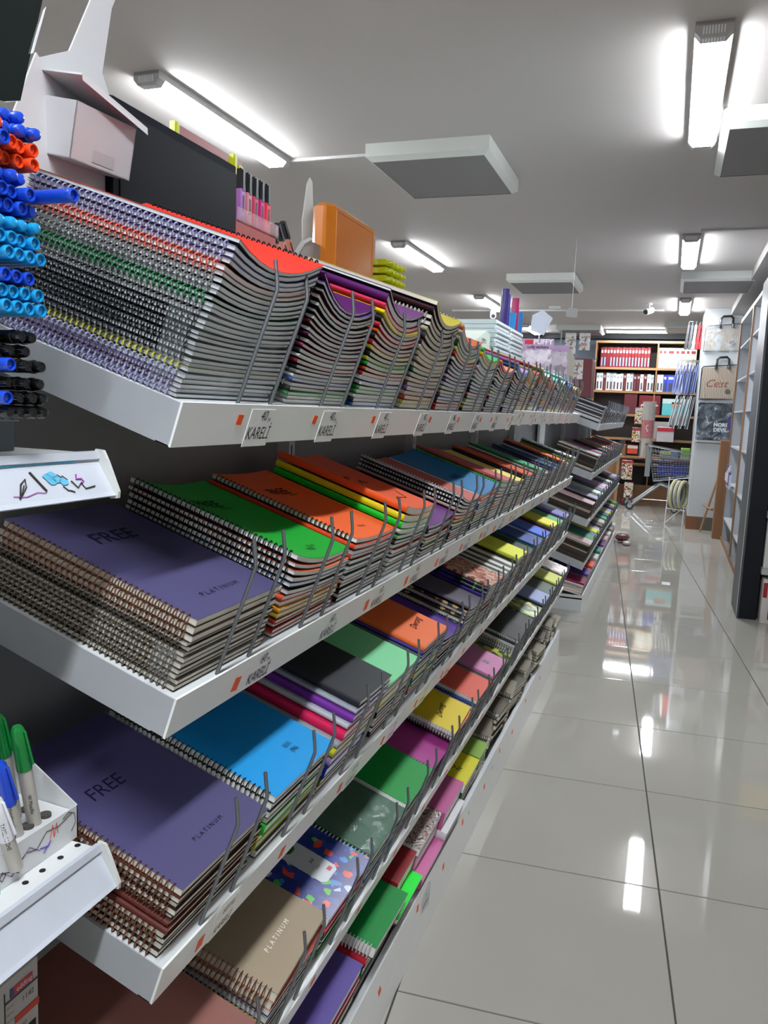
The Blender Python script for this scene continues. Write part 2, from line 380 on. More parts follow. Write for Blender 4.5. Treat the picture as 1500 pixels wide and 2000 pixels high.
def cname(h):
    if not isinstance(h, str): return 'patterned'
    import colorsys
    r, g, b = [int(h[i:i+2], 16)/255 for i in (0, 2, 4)]; hh, s, v = colorsys.rgb_to_hsv(r, g, b); hh *= 360
    if v < .2: return 'black'
    if s < .12: return 'white' if v > .8 else ('pale grey' if v > .6 else ('grey' if v > .35 else 'dark grey'))
    n = 'red' if hh < 12 or hh > 345 else 'orange' if hh < 35 else 'yellow' if hh < 68 else 'green' if hh < 165 else 'blue' if hh < 235 else 'purple' if hh < 290 else 'pink'
    if n == 'orange' and v < .6: n = 'brown'
    return ('dark ' if v < .45 else 'pale ' if s < .35 else '') + n

TILT = R(18)
def shelf_mat(xf, z, tilt=TILT): return Matrix.Translation((xf, 0, z)) @ Matrix.Rotation(tilt, 4, 'Y')
def put(SM, x, y, w, yaw=0.0): return SM @ Matrix.Translation((x, y, w)) @ Matrix.Rotation(yaw, 4, 'Z')

FILL_COL = ['c9cdd0', '4a4d55', '2c3138', 'b8392f', '2f5da8', '3a8a4d', '6b3f86', 'd8752c', '8c8f96', 'b4a23c', 'e0e2e4', '23262c', '7a2036', '28415f']
def stack(SM, where, y0, n, wtop, spec, W=.207, L=.29, a=0.0, b=0.0, ind=99, skew=0.0, x0=-.013, pile='', group='', fillr='kgkw', wb=0.001, page=PAPER, fill=None, yaw=0.0, jit=.003, fillk=.6):
    """spec: list of top-down (color, kind, ring, opts); lower ones filled. wtop = height of the flat part."""
    rnd = random.Random(int(abs(y0)*1000)+n+len(where))
    items = []
    for j in range(n):
        if j < len(spec): it = spec[j]
        else:
            sp = rnd.random() < fillk
            it = ((fill or FILL_COL)[rnd.randrange(len(fill or FILL_COL))], 's' if sp else 'g', fillr[rnd.randrange(len(fillr))])
        items.append(it)
    wts = [(it[3].get('t', 1) if len(it) > 3 else 1)*rnd.uniform(.9, 1.1) for it in items]
    sc = wtop/sum(wts); z = wb; res = []
    for j in range(n-1, -1, -1):
        it = items[j]; T = max(.002, wts[j]*sc-.00025); q = (n-j)/n; o = it[3] if len(it) > 3 else {}
        aa, bb = a*q**2, b*q**2; kind = 'spiral' if it[1] == 's' else 'glued'; flip = o.get('flip', False)
        dx = rnd.uniform(-1, .3)*jit; dy = rnd.uniform(-1, 1)*jit+skew*q
        Wj = o.get('W', W); Lj = o.get('L', L)
        mt = put(SM, x0+dx+o.get('dx', 0), y0+dy+(W-Wj if flip else 0)+o.get('dy', 0), z, rnd.uniform(-.006, .006)+yaw+o.get('yaw', 0))
        pg = o.get('page', page)
        if j < ind:
            if 'label' in o: lab = o['label']
            else:
                bnd = (RNAME[it[2]]+'-ringed') if kind == 'spiral' else 'glued-spine'
                pos = ORD[j]+' from top' if j else 'topmost'
                lab = '%s %s notebook, %s in %s' % (cname(it[0]), bnd, pos, where)
            t = notebook(mt, kind, it[0], RN.get(it[2], RBLACK), Lj, Wj, T, aa, bb, flip, lab, group or 'notebooks in piles on the aisle shelving', pg, o.get('back'))
            res.append((j, t, T, aa, bb))
        else: stuffbook(mt, kind, it[0], RN.get(it[2], RBLACK), Lj, Wj, T, aa, bb, flip, pg, o.get('back'))
        z += T+.00025
    return dict(res=res, SM=SM, y0=y0, top=z)
def write_on(stk, items, name='cover_print'):
    """flat print on the top cover: items (text, size, u along -x, v along +y, shear, color, rot)"""
    for j, t, T, a, b in stk['res']:
        if j: continue
        W = .207; pf = lambda y: (lambda q, k: prof(k/SEG, a, b)*(1-q)+prof((k+1)/SEG, a, b)*q)((min(.999, max(0, y/W))*SEG) % 1, int(min(.999, max(0, y/W))*SEG))
        for (txt, size, u, v, shear, col, rot) in items:
            V, F = text_geo(txt, size, shear)
            V = V.copy(); A = np.array(Matrix.Translation((-u, v, 0)) @ Matrix.Rotation(R(90+rot), 4, 'Z'))
            V = V @ A[:3, :3].T + A[:3, 3]
            V[:, 2] = [T+.0009+pf(y) for y in V[:, 1]]
            MB().add(V, F).build(name, col, t)

# ------------------------------------------------------------------ shelving
def hook_mesh():
    pts = [(0,0,-.004),(0,.012,.142),(-.003,.0125,.150),(-.013,.011,.174)]
    return MB().tube(pts, .0027, 8).mesh('hook', STEEL, True)
HOOK = hook_mesh()
def shelf_part(gond, xf, z, y0, y1, hooks, depth=.345, tilt=TILT, lip=.05, name='shelf', xo=0):
    SM = shelf_mat(xf, z, tilt); mb = MB()
    mb.box(-depth, -.0026, y0+.0016, y1-.0016, -.008, 0)
    mb.box(-.0025, .0005, y0, y1, -lip, .0015, 1)
    mb.box(-depth, -.0025, y0, y0+.0015, -lip, 0, 2); mb.box(-depth, -.0025, y1-.0015, y1, -lip, 0, 2)
    mb.box(-.02, -.0025, y0, y1, -lip, -lip+.0015, 1)
    s = mb.build(name, [SHELFW, LIPM, M('a9adb2', .3)], gond, mat=SM)
    for h in hooks: link('hook', HOOK, s, (-.0052+xo, h, 0))
    return s, SM
def lip_plate(s, y, txt, w=.062, big=.020, small=.024, lip=.05, plain=False, shear=0.15, x=.0012, gs=1.0):
    V, F = text_geo(txt[0], big*gs, shear); V2, F2 = text_geo(txt[1], small*gs, shear); V3, F3 = text_geo('yp.', big*.45*gs, 0)
    base = Matrix(((0,0,1,x+.0004),(1,0,0,y),(0,1,0,0),(0,0,0,1)))
    mb = MB()
    if not plain: mb.box(x-.0008, x, y-w/2, y+w/2, -lip-.004, -.004, 0)
    mb.add(V*np.array([.82,1,1])+np.array([.004,-.019,0]), F, 1, base); mb.add(V2*np.array([.74,1,1])+np.array([0,-.044,0]), F2, 1, base)
    mb.add(V3*.9+np.array([.02,-.019,0]), F3, 1, base)
    return mb.build('price_label', [PRICEFILM, INK], s)
def sticker(s, y, z=-.018, w=.013, h=.013, x=.0012, tw=0.1):
    c, sn = math.cos(tw), math.sin(tw)
    P = [(x, y+(a*c-b*sn), z+(a*sn+b*c)) for a, b in ((-w/2,-h/2),(w/2,-h/2),(w/2*1.05,h/2),(-w/2*.9,h/2))]
    return MB().add([(p[0]-.0006, p[1], p[2]) for p in P]+P, [(4,5,6,7),(0,1,5,4),(1,2,6,5),(2,3,7,6),(3,0,4,7)]).build('orange_sticker', ORANGE, s)

XF = -.49
g1 = thing('gondola_shelving', 'white retail shelving along the aisle holding tilted rows of notebooks, nearest long run', 'shelving', (0, 0, 0))
Y1 = 4.43
bm = MB().box(-.86, -.845, .70, Y1, 0.0, 1.52); bm.build('back_panel', M('8f9094', .5, var=.02), g1)
MB().box(-1.2, -.86, .73, 5.72, 1.52, 1.535).build('top_deck', SHELFW, g1)
MB().box(-1.2, -.88, .73, 5.70, 0, 1.52).build('rear_side_unit', M('6c6e72', .6), g1)
for y in (.72, 1.64, 2.57, 3.5, Y1-.02):
    mb = MB().box(-.845, -.815, y-.012, y+.018, 0, 1.52)
    for k in range(28): mb.box(-.8152, -.8146, y-.001, y+.004, .12+k*.05, .145+k*.05, 1)
    mb.build('upright', [WHITE, INK], g1)
# base tray
mb = MB(); mb.box(XF-.004, XF, .70, Y1-.03, 0, .145, 1); mb.box(-.845, XF-.004, .70, Y1-.03, .10, .112); mb.box(-.845, XF-.004, .70, .702, 0, .145); mb.box(-.845, XF-.004, Y1-.032, Y1-.03, 0, .145); mb.box(XF-.016, XF, .70, Y1-.03, .145, .147)
base = mb.build('base_tray', [SHELFW, LIPM], g1)
LV = {'1': 1.335, '2': 1.008, '3': .697, '4': .385}
H = {'1': (.74, .245, .115, .196, 15), '2': (.722, .2325, .131, .205, 16), '3': (.70, .2225, .10, .172, 17), '4': (.685, .214, .162, .232, 17)}
SH = {}
def lane(s, i): return H[s][0]+H[s][1]*i
for s in '1234':
    y0, p, h1, h2, n = H[s]; hk = []
    hs, hp, hd = {'1': (.847, .2395, .082), '2': (.809, .2295, .076), '3': (.779, .220, .073), '4': (.774, .2140, .070)}[s]
    for i in range(n+1):
        for hh in (0, hd):
            y = hs+hp*i+hh
            if y < Y1-.02: hk.append(y)
    m = 2.62 if s != '2' else 2.56
    a, SMa = shelf_part(g1, XF, LV[s], y0-.015 if s == '1' else y0-.004, m-.002, [h for h in hk if h < m])
    dz = {'1': .012, '2': -.004, '3': 0.0, '4': 0.0}[s]
    b_, SMb = shelf_part(g1, XF, LV[s]+dz, m, Y1+(.22 if s == '1' else .06 if s == '2' else 0), [h for h in hk if h >= m])
    SH[s] = (a, SMa, b_, SMb, m)
def smat(s, y): return SH[s][1] if y+.1 < SH[s][4] else SH[s][3]
def sobj(s, y): return SH[s][0] if y+.02 < SH[s][4] else SH[s][2]
for i in range(15):
    y = lane('1', i)+(.168 if i == 0 else .14)
    if i > 7: y = lane('1', i)+.1
    if y > 4.5: continue
    lip_plate(sobj('1', y), y, ('40', 'KARELİ') if i < 7 else ('40', '1/1'))
    sticker(sobj('1', y), y-.055 if i not in (3, 4, 5) else y+.05, tw=random.uniform(-.2, .2))
    if i > 8: sticker(sobj('1', y), y+.07, -.033, tw=.2)
for i in range(16):
    y = lane('2', i)+.2
    if y < Y1-.02:
        if i < 9: lip_plate(sobj('2', y), y, ('60', 'KARELİ') if i != 7 else ('40', 'KARELİ'), plain=True)
        sticker(sobj('2', y), y-.06 if i != 7 else y-.1, -.03, .016, .02, tw=random.uniform(-.3, .3)) if i != 1 else None
for i in range(15):
    y = lane('3', i)+.14
    if y < Y1-.1:
        if i < 6 and i != 1: lip_plate(sobj('3', y), y, (['60/10', '60/10', '60/10', '25', '60', '25'][i], 'KARELİ'), w=.055, gs=.72, lip=.048)
        sticker(sobj('3', y), y-.055, -.03, .014, .018, tw=random.uniform(-.3, .3))
for i in range(15):
    y = lane('4', i)+.02
    if y < Y1-.1: sticker(sobj('4', y), y, -.022, .016, .016, tw=random.uniform(-.5, .5))
for k, y in enumerate((1.48, 1.75, 1.99, 2.2, 2.5, 2.75, 3.0, 3.3, 3.7)):
    st = sticker(base, y, .115 if k % 2 else .09, .015, .017, XF+.0006, tw=random.uniform(-.6, .6))
lp = MB(); base_m = Matrix(((0,0,1,XF+.0016),(1,0,0,1.82),(0,1,0,0),(0,0,0,1)))
lp.add([(XF+.0003,1.785,.075),(XF+.0003,1.855,.062),(XF+.0003,1.865,.122),(XF+.0003,1.84,.132),(XF+.0003,1.782,.112)], [(0,1,2,3,4)], 0)
for tx_, zz, sz in (('25', .105, .014), ('KARELİ', .083, .017)):
    V, F = text_geo(tx_, sz, .2); lp.add(V+np.array([0, zz, 0]), F, 1, base_m)
lp.build('torn_price_label', [WHITE, INK], base)
for y, t_ in ((2.28, 'K.'), (2.62, 'K')):
    V, F = text_geo(t_, .02, .2); MB().add(V+np.array([0,.1,0]), F, 0, Matrix(((0,0,1,XF+.0012),(1,0,0,y),(0,1,0,0),(0,0,0,1)))).build('price_print', INK, base)

P = dict
def S(c, r='k', **k): return (c, 's', r, k)
def G(c, **k): return (c, 'g', 'k', k)
GY = GREYPG
# ---- top shelf
def lay(s, i, *a, **k):
    y = lane(s, i)+k.pop('off', .004); return stack(smat(s, y), a[0], y, *a[1:], **k)
SM1 = SH['1'][1]
l0 = [S('e8382c', 'k', flip=True, label='bright red curved notebook on top of the nearest pile, top shelf', dx=.004), S('8f8bb8', 'l', back='6a6490'), S('4f3f66', 'l', back='c8c4dc'), S('7c74a4', 'l'), S('c9584c', 'r', back='e8c8c4'), S('d8a8a4', 'r'), S('a8968c', 'g'), S('8c8c90', 'g'), S('8f9496', 'g'), S('1f6b3a', 'n'), S('2c5a44', 'n'), S('7f8a88', 'g'), S('6f7678', 'g')]
l0 += [S('1c2026', 'k') for _ in range(8)] + [S('8d9296', 'g'), S('a8a84c', 'y'), S('82869a', 'l'), S('4c4660', 'p'), S('4a2c3c', 'p'), S('50506c', 'l'), S('6c7086', 'l')]
st = lay('1', 0, 'the nearest pile, top shelf', 28, .150, l0, W=.214, a=.03, b=.042, skew=.03, off=-.01, page=GY, x0=-.015)
l1 = [G('5b1f66', label='dark purple glued notebook topping the second pile, top shelf'), S('6a45b8', 'k', flip=False), S('2a2236', 'k'), S('8e2430', 'k'), S('202028', 'k'), S('33222c', 'k'), S('402c44', 'k'), G('6b2238'), S('2c3a38', 'k'), G('5a2448'), S('50545c', 'k'), G('a83a6c')]
lay('1', 1, 'the second pile, top shelf', 24, .128, l1, W=.212, a=.055, b=.036, ind=20, page=PAPER, fillr='kgw')
l2 = [S('7a4a86', 'e', flip=True, label='mauve notebook with cream rings topping the third pile, top shelf', t=.7), G('5b1f66', t=1.6), G('d8345c'), G('e6d21e'), G('2a2a30'), G('b8283c'), G('d8581c'), G('3c3c40'), G('c0243c'), G('e0d030'), G('1e2024'), G('d8d428'), G('1f8a3a'), G('b8421c'), G('a02024')]
lay('1', 2, 'the third pile, top shelf', 22, .15, l2, W=.21, a=.05, b=.036, ind=18, fillk=.2)
l3 = [S('dfd24a', 'e', flip=True, label='yellow notebook with cream rings topping the fourth pile, top shelf'), G('3c1c24'), S('2a2a34', 'w'), S('503a60', 'w'), G('b8b4a0'), G('3c3c3c'), G('4a2c3c'), G('c8c0b0'), G('b0a890'), G('a8a298'), G('d0c8b4'), G('2e6a4c')]
lay('1', 3, 'the fourth pile, top shelf', 20, .165, l3, W=.21, a=.05, b=.036, ind=16, page=CREAM, fillk=.4)
l4 = [G('f0783c', label='orange notebook topping the fifth pile, top shelf'), G('b8b4a8'), G('c8c8c4'), G('3a6a44'), G('d8d060'), G('b83028')]
lay('1', 4, 'the fifth pile, top shelf', 20, .145, l4, W=.21, a=.05, b=.03, ind=10, fillk=.5, page=GY)
tops1 = {5: ('3ccf54', 'bright green'), 6: ('f0865c', 'salmon orange'), 7: ('a98ad8', 'lavender'), 8: ('b02c34', 'dark red'), 9: ('d8dcc4', 'pale cream'), 10: ('62c4d0', 'turquoise'), 11: ('c8e8dc', 'mint'), 12: ('3c6cb0', 'blue'), 13: ('d4d8dc', 'white'), 14: ('262c38', 'black')}
for i, (c, nm) in tops1.items():
    sp = [G(c, label='%s notebook topping the %s pile from the left, top shelf' % (nm, ORD[i])), G(['2c7a3c', 'c8ccce', '38b048', '303038', 'c88c60', 'e8c030', 'd83c5c', '3a6aa0', 'e8e0a0'][i % 9])]
    hts = {5: .13, 6: .115, 7: .125, 8: .12, 9: .125, 10: .12, 11: .12, 12: .115, 13: .11, 14: .11}
    fl = None if i < 8 else ['d8381c', 'e8d030', '3c58a8', 'c0246c', 'd8dcdc', '2c8c90', 'e07828', 'cfd2d4', '4c2c6c', 'e8e0c0']
    lay('1', i, 'the %s pile, top shelf' % ORD[i], 17, hts[i], sp, W=.208, a=.036, b=.022, ind=2, fillk=.35, fill=fl, page=GY if i < 8 else PAPER)
# ---- second shelf
K1, K2, K3 = M('0a0a0c', .7, spec=.05), M('2c2440', .6, spec=.05), M('e8e8ea', .4)
PUR = '4e4a72'
def free(st, col=K1, v=.095, u=.165, sub=True, s=.036):
    it = [('FREE', s*.85, u, v, .12, col, 0)]
    if sub: it.append(('notebook', .0085, u-.009, v+.028, 0, col, 0))
    write_on(st, it)
sp = [S(PUR, 'c', back='3c2c2c', t=1.5, label='purple copper-ringed notebook reading PLATINUM on the second shelf, nearest pile', page=CREAM), S('3c2a28', 'c', t=1.4, page=CREAM), S('352624', 'c', t=1.4, page=CREAM)] + [S('4c443e', 'b', t=1.0, page=CREAM) for _ in range(9)]
st = lay('2', 0, 'the nearest pile, second shelf', 12, .088, sp, W=.205, skew=.012, page=CREAM, off=.002)
free(st, M('282240', .7, spec=.05), .1, .19, False, .046); write_on(st, [('P L A T I N U M', .0125, .033, .105, .1, K2, 0)])
sp = [S('00a02a', 'k', label='bright green notebook reading FREE on the second shelf', t=1.1), S('d8562c', 'k'), S('e06a40', 'k'), S('6c3c2c', 'k'), S('3878b8', 'k'), S('30343c', 'w'), G('d85038'), G('d8c4b8'), G('e09a28'), G('c8b440'), G('9c3428'), S('3c4048', 'k'), G('b84030'), S('50545c', 'k')]
st = lay('2', 1, 'the second pile, second shelf', 14, .098, sp, W=.21, a=.03, b=.006, skew=.006); free(st, K1, .095, .195, True, .042); write_on(st, [('96 yp', .010, .035, .135, 0, K1, 0), ('FREE', .012, .025, .12, 0, K1, 0)])
sp = [S('f4662c', 'k', label='orange notebook with black rings reading FREE on the second shelf'), G('d8441c'), S('3c2c30', 'k'), G('b8382c'), S('404858', 'k'), S('505860', 'k'), S('8c9094', 'g'), S('2f6a50', 'k')]
st = lay('2', 2, 'the third pile, second shelf', 13, .105, sp, W=.205, a=.012, b=.004); free(st, K1, .095, .19, True, .042); write_on(st, [('96 yp', .011, .035, .12, 0, K1, 0)])
sp = [G('f05f2a', label='orange glued notebook with thin line drawing, second shelf', t=1.6), G('e8d81c', t=1.5), G('1fc52c', t=1.5), G('c8c4bc'), G('2c8c44'), G('4c2c30'), S('2c6c3c', 'k'), S('b8442c', 'k'), S('28282c', 'k')]
st = lay('2', 3, 'the fourth pile, second shelf', 13, .128, sp, W=.2, a=.022, b=.004)
for j, t, T, a, b in st['res']:
    if j == 0:
        for pts in ([(-.04,.07),(-.06,.11),(-.05,.15),(-.085,.17)], [(-.13,.09),(-.15,.11),(-.135,.13)], [(-.15,.05),(-.17,.07),(-.16,.09)]):
            MB().tube([(x, y, T+.0004+prof(y/.2, a, b)) for x, y in pts], .0006, 4).build('cover_print', K1, t)
sp = [G('6c2a80', label='violet notebook on a low pile behind the hooks, second shelf', t=1.2), G('383838'), S('3c3444', 'k'), S('b83028', 'k'), S('d8c838', 'k')]
lay('2', 4, 'the fifth pile, second shelf', 9, .066, sp, W=.205, a=.01, b=.02, ind=5)
sp = [S('c8685c', 'w', label='dusty pink notebook with white rings, second shelf', back='2c2028'), S('4a2438', 'k'), S('3c2434', 'k'), G('c8a8a0'), S('503048', 'k'), G('e05a30')]
lay('2', 5, 'the sixth pile, second shelf', 13, .095, sp, W=.21, a=.03, b=.01, ind=6)
sp = [S('1478b4', 'k', flip=True, label='blue notebook with rings on its far side reading FREE, second shelf'), G('d8502c'), S('a83c38', 'k'), G('2c54a0'), G('28407c')]
st = lay('2', 6, 'the seventh pile, second shelf', 12, .104, sp, W=.21, a=.0, b=.018, ind=5); free(st, K1, .1, .1)
sp = [G('c25a5e', label='rose pink notebook above a green spine, second shelf'), G('3fbf4a', t=1.6), G('d8d8d8')]
lay('2', 7, 'the eighth pile, second shelf', 12, .118, sp, W=.205, a=.016, ind=3)
more2 = {8: ('e6d468', 'pale yellow', .105), 9: ('c4502c', 'brown-orange', .11), 10: ('2a8a5c', 'sea green', .115), 11: ('7c6c78', 'mauve grey', .085), 12: ('1f4c60', 'petrol blue', .095), 13: ('e06a38', 'orange', .115), 14: ('8c9498', 'grey', .09), 15: ('cfd6d4', 'white', .11)}
for i, (c, nm, ht) in more2.items():
    sp = [G(c, label='%s notebook topping a pile in the far half of the second shelf' % nm), G(['5a3c86', '2c3a50', 'd8d8d0', '1c5c54'][i % 4])]
    lay('2', i, 'the %s pile of the second shelf' % ORD[i], 13, ht, sp, W=.2, a=.012, ind=2)
# ---- third shelf
sp = [S(PUR, 'c', back='4a2420', t=1.3, label='purple copper-ringed notebook on the third shelf beside the blue one', page=CREAM), S('4a2420', 'c', t=1.1, page=CREAM), S('d0ccc4', 'c', t=1.1, page=CREAM), S('3c201c', 'c', t=1.2, page=CREAM), S('4a2824', 'c', t=1.0, page=CREAM), G('5a2822', page=CREAM), G('5a2822', page=CREAM)] + [S('3c2824', 'c', t=1.2, page=CREAM) for _ in range(4)]
st = lay('3', 0, 'the nearest pile, third shelf', 11, .094, sp, W=.205, skew=.006, off=0.0)
free(st, M('241e3a', .7, spec=.05), .075, .165, False); write_on(st, [('P L A T I N U M', .0095, .035, .11, .1, K2, 0)])
sp = [S('1392d8', 'k', label='blue black-ringed notebook reading FREE on the third shelf', back='1c2430'), S('2c4038', 'w', W=.18), S('20242c', 'k', W=.2), S('28282c', 'k'), G('2cc038', t=1.4), G('c8c040'), G('b8bc40'), S('404448', 'k')]
st = lay('3', 1, 'the second pile, third shelf', 8, .100, sp, W=.205, a=.0); free(st, K1, .085, .19); write_on(st, [('(96)', .012, .035, .13, 0, K1, 0), ('||||||||', .01, .05, .13, 0, K1, 0)])
sp = [G('2a2c32', label='black notebook topping the pile of colourful spines, third shelf', t=1.2), G('a0a4b0', t=.7), G('74309a', t=1.2), G('b8bcc4', t=.8), G('d8245c', t=1.3), G('9ca0a8', t=.9), G('c8c828', t=1.1), G('a08cd0', t=1.1), G('1c34b8', t=1.5), G('6a7428', t=.8)]
st = lay('3', 2, 'the third pile, third shelf', 11, .138, sp, W=.168, a=.006, L=.28, off=-.02, skew=.09)
sp = [G('7ed69c', label='mint green notebook reading SUIT, third shelf', t=1.0), G('d8d8d8'), G('c8b8b0'), G('d0c83c', t=1.8), G('c8c8c4'), G('3c2c28'), G('cfc8bc')]
st = lay('3', 3, 'the fourth pile, third shelf', 10, .112, sp, W=.2, a=.006, b=.003, off=.012); write_on(st, [('SUIT', .014, .2, .09, 0, K1, 0), ('notes', .006, .185, .1, 0, K1, 0)])
sp = [G('ef7238', label='orange notebook with a black signature, third shelf', t=1.0), G('4c3c9c', t=.7), G('50606c', t=.8), G('2c74b8', t=1.4), G('48605c', t=.8), G('7c94a4', t=1.2), G('d0cc3c', t=1.0), G('344a9c'), G('38b058'), G('d85c34')]
st = lay('3', 4, 'the fifth pile, third shelf', 12, .128, sp, W=.195, a=.004, off=.014); write_on(st, [('Dwrang', .026, .055, .12, .5, K1, 10)])
PAT1 = pattern('dark_floral_print', ['3c2c20', '6a4a2c', '1c1a30', 'c8a870', '2c1c40'], 60); PAT2 = pattern('night_sky_print', ['1c1440', '2c2468', '14301c', '58b83c', '3c2c8c'], 50)
PAT3 = pattern('oval_badge_print', ['d8dcdc', '2c2420'], 5.5, 'rings', .3, 1.0); PAT4 = pattern('red_flower_print', ['c8785c', 'd8a48c', '8c3c2c', 'e0c8b8'], 90)
KIDS = pattern('kids_cartoon_print', ['1c2c80', '24389c', '1c2c80', '24389c', '1c2c80', '20348c', '1c2c80', 'd8402c', '1c2c80', '24389c', '4cb83c', '24389c', '1c2c80', 'b8c4e8', '20308c', '2c84d0', '1c2c80'], 75, 'voronoi', .25)
SWIRL = pattern('swirl_flower_print', ['c8c4c0', '3c2420', 'a8a4a0', '8c4c3c', 'b8b4b0'], 22, 'noise', .3, 3.0)
SKETCH = pattern('sketch_print', ['d8d4cc', 'b0a8a0', 'c8a0a4', '808c90'], 40); LEAF = pattern('leaf_print', ['2c4424', '6c8c44', 'a8b84c', '3c5038', 'd0c44c'], 35)
sp = [G('5a3a9a', label='violet notebook low behind the hooks beside the orange signature one'), S('24242c', 'k'), G(PAT1), G(PAT1), S('3c3430', 'k'), S('28242c', 'k')]
lay('3', 5, 'the sixth pile, third shelf', 9, .07, sp, W=.2, a=.02, ind=4)
sp = [G('5a5664', label='dull violet notebook topping striped patterned spines, third shelf'), G(PAT1), S('b8a074', 'e'), G(PAT1), S('a88c64', 'e'), G(PAT2)]
lay('3', 6, 'the seventh pile, third shelf', 12, .10, sp, W=.195, a=.02, ind=5, fillr='e')
sp = [G(PAT4, label='red floral printed notebook, third shelf'), G(PAT2), G(PAT2), G('3c2c8c'), G(PAT2), G(PAT2)]
lay('3', 7, 'the eighth pile, third shelf', 12, .13, sp, W=.195, a=.01, ind=5)
sp = [S(PAT3, 'k', flip=True, label='white notebook with a large dark oval badge, third shelf'), G('d8d8dc'), G('c03828'), G('c8c8cc')]
lay('3', 8, 'the ninth pile, third shelf', 11, .12, sp, W=.2, a=.004, b=.01, ind=3)
more3 = {9: ('d8dc3c', 'lemon yellow', .14, ['28282c', 'd0d4d8', '202024', 'b84c34']), 10: ('303438', 'charcoal', .11, ['d86c4c', '283c34']), 11: ('2c4890', 'slate blue striped', .115, ['3c9c4c', '8c5c64', '2c3c70']), 12: ('3c64c8', 'royal blue', .12, ['d8dce0', 'e0603c']), 13: ('d6cc2c', 'mustard yellow', .135, ['48484c']), 14: ('54985c', 'leaf green', .12, ['a8b0ac']), 15: ('6c68ac', 'lilac', .125, ['34405c', 'd8d85c']), 16: ('9c98a8', 'silver grey', .11, ['44444c'])}
for i, (c, nm, ht, un) in more3.items():
    sp = [G(c, label='%s notebook topping a pile in the far half of the third shelf' % nm)]+[G(u) for u in un]
    if lane('3', i) < Y1-.2: lay('3', i, 'the %s pile of the third shelf' % ORD[i], 12, ht, sp, W=.19, a=.006, ind=2)
# ---- fourth shelf
sp = [S('8c5c54', 'c', label='dusty brown-pink notebook at the bottom left corner, fourth shelf', t=1.2, page=CREAM), S('6c4c44', 'c'), S('5c4440', 'c')]
lay('4', 0, 'the nearest pile, fourth shelf', 7, .10, sp, W=.2, ind=2, off=.004)
sp = [S('a0907a', 'c', t=1.6, label='tan copper-ringed notebook reading PLATINUM, fourth shelf', page=CREAM, back='b08870', yaw=.05), S('b89080', 'c', t=1.2, page=CREAM, back='a07868', yaw=.1), S('b4483c', 'c', t=1.1), S('8c90b0', 'l'), S('b0a82c', 'y', t=1.2), S('8c8c94', 'g')]
st = lay('4', 1, 'the second pile, fourth shelf', 7, .092, sp, W=.20, off=.045, yaw=.0, skew=.01); write_on(st, [('P L A T I N U M', .012, .045, .10, .1, M('f0ece4', .5), 0)])
sp = [S(KIDS, 'w', flip=True, label='blue cartoon-printed drawing book with a white label window, fourth shelf', t=1.4), G('c8304c'), G('2c6c3c'), S('d8d8dc', 'w')]
st = lay('4', 2, 'the third pile, fourth shelf', 6, .080, sp, W=.205, b=.0, off=.043)
for j, t, T, a, b in st['res']:
    if j == 0:
        pl = []
        for k in range(16): an = math.pi*(.5+k/15); pl.append((-.13+.04*math.cos(an)*1.1-.02, .1+.03*math.sin(an)))
        pl += [(-.05, .07), (-.042, .078), (-.042, .122), (-.05, .13)]
        MB().prism(pl, .0006, mat=Matrix.Translation((0, 0, T+.0002))).build('label_window', M('c8ccd4', .3), t)
        MB().prism([(-.148+.02*math.cos(2*math.pi*k/14)*(1+.08*(k % 2)), .1+.021*math.sin(2*math.pi*k/14)) for k in range(14)], .0006, mat=Matrix.Translation((0, 0, T+.0009))).build('green_badge', M('2f6a2c', .4), t)
        for (tt, sz, u, v) in (('Resim', .011, .155, .1), ('Defteri', .009, .143, .1), ('A4', .012, .085, .105), ('25x35', .006, .07, .1)):
            V, F = text_geo(tt, sz, 0); MB().add(V, F, 0, Matrix.Translation((-u, v, T+.0017)) @ Matrix.Rotation(R(90), 4, 'Z')).build('cover_print', K3 if u > .1 else K1, t)
        MB().box(-.058, -.05, .108, .12, T+.0009, T+.0014).build('red_mark', M('c83c34', .4), t)
sp = [G('0a4a2c', label='dark green film-wrapped notebook, fourth shelf', t=2.2), G('1c4c38', t=1.2), G('c8c8c4')]
stw = lay('4', 3, 'the fourth pile, fourth shelf', 5, .08, sp, W=.205, off=.042)
sp = [S('00923a', 'n', flip=True, label='green notebook beside the film-wrapped one, fourth shelf', t=1.2), G('2c8c4c'), G('c8c8cc'), G('3c3c40')]
lay('4', 4, 'the fifth pile, fourth shelf', 6, .08, sp, W=.2, off=.048)
sp = [S('a83c8c', 'w'), S('3c4468', 'g'), S('28303c', 'k'), S('38405c', 'g'), S('30344c', 'g'), S('a8489c', 'w'), S('3c3c50', 'w')]
lay('4', 5, 'the sixth pile, fourth shelf', 8, .065, sp, W=.19, ind=6, off=.045)
sp = [S('d8c01e', 'w', label='yellow notebook with a signature and a curled corner, fourth shelf', t=1.2, dy=-.06, yaw=.03), S('e0703c', 'k', dy=-.05), S('1f6a50', 'k', dy=-.04)]
st = lay('4', 6, 'the seventh pile, fourth shelf', 9, .10, sp, W=.2, ind=4, off=.045, a=.006, b=.008); write_on(st, [('Dwrang', .026, .06, .1, .5, K1, 10)])
sp = [S('d65a48', 'w', label='coral red notebook with white rings, fourth shelf'), G('3c4c98'), S('2c3048', 'w'), S('24283c', 'k')]
lay('4', 7, 'the eighth pile, fourth shelf', 9, .10, sp, off=.045, W=.195, ind=3)
sp = [G('c078a4', label='pink notebook with a small dark square badge, fourth shelf'), G('3c7c6c'), G('606468')]
st = lay('4', 8, 'the ninth pile, fourth shelf', 9, .11, sp, off=.045, W=.195, ind=2)
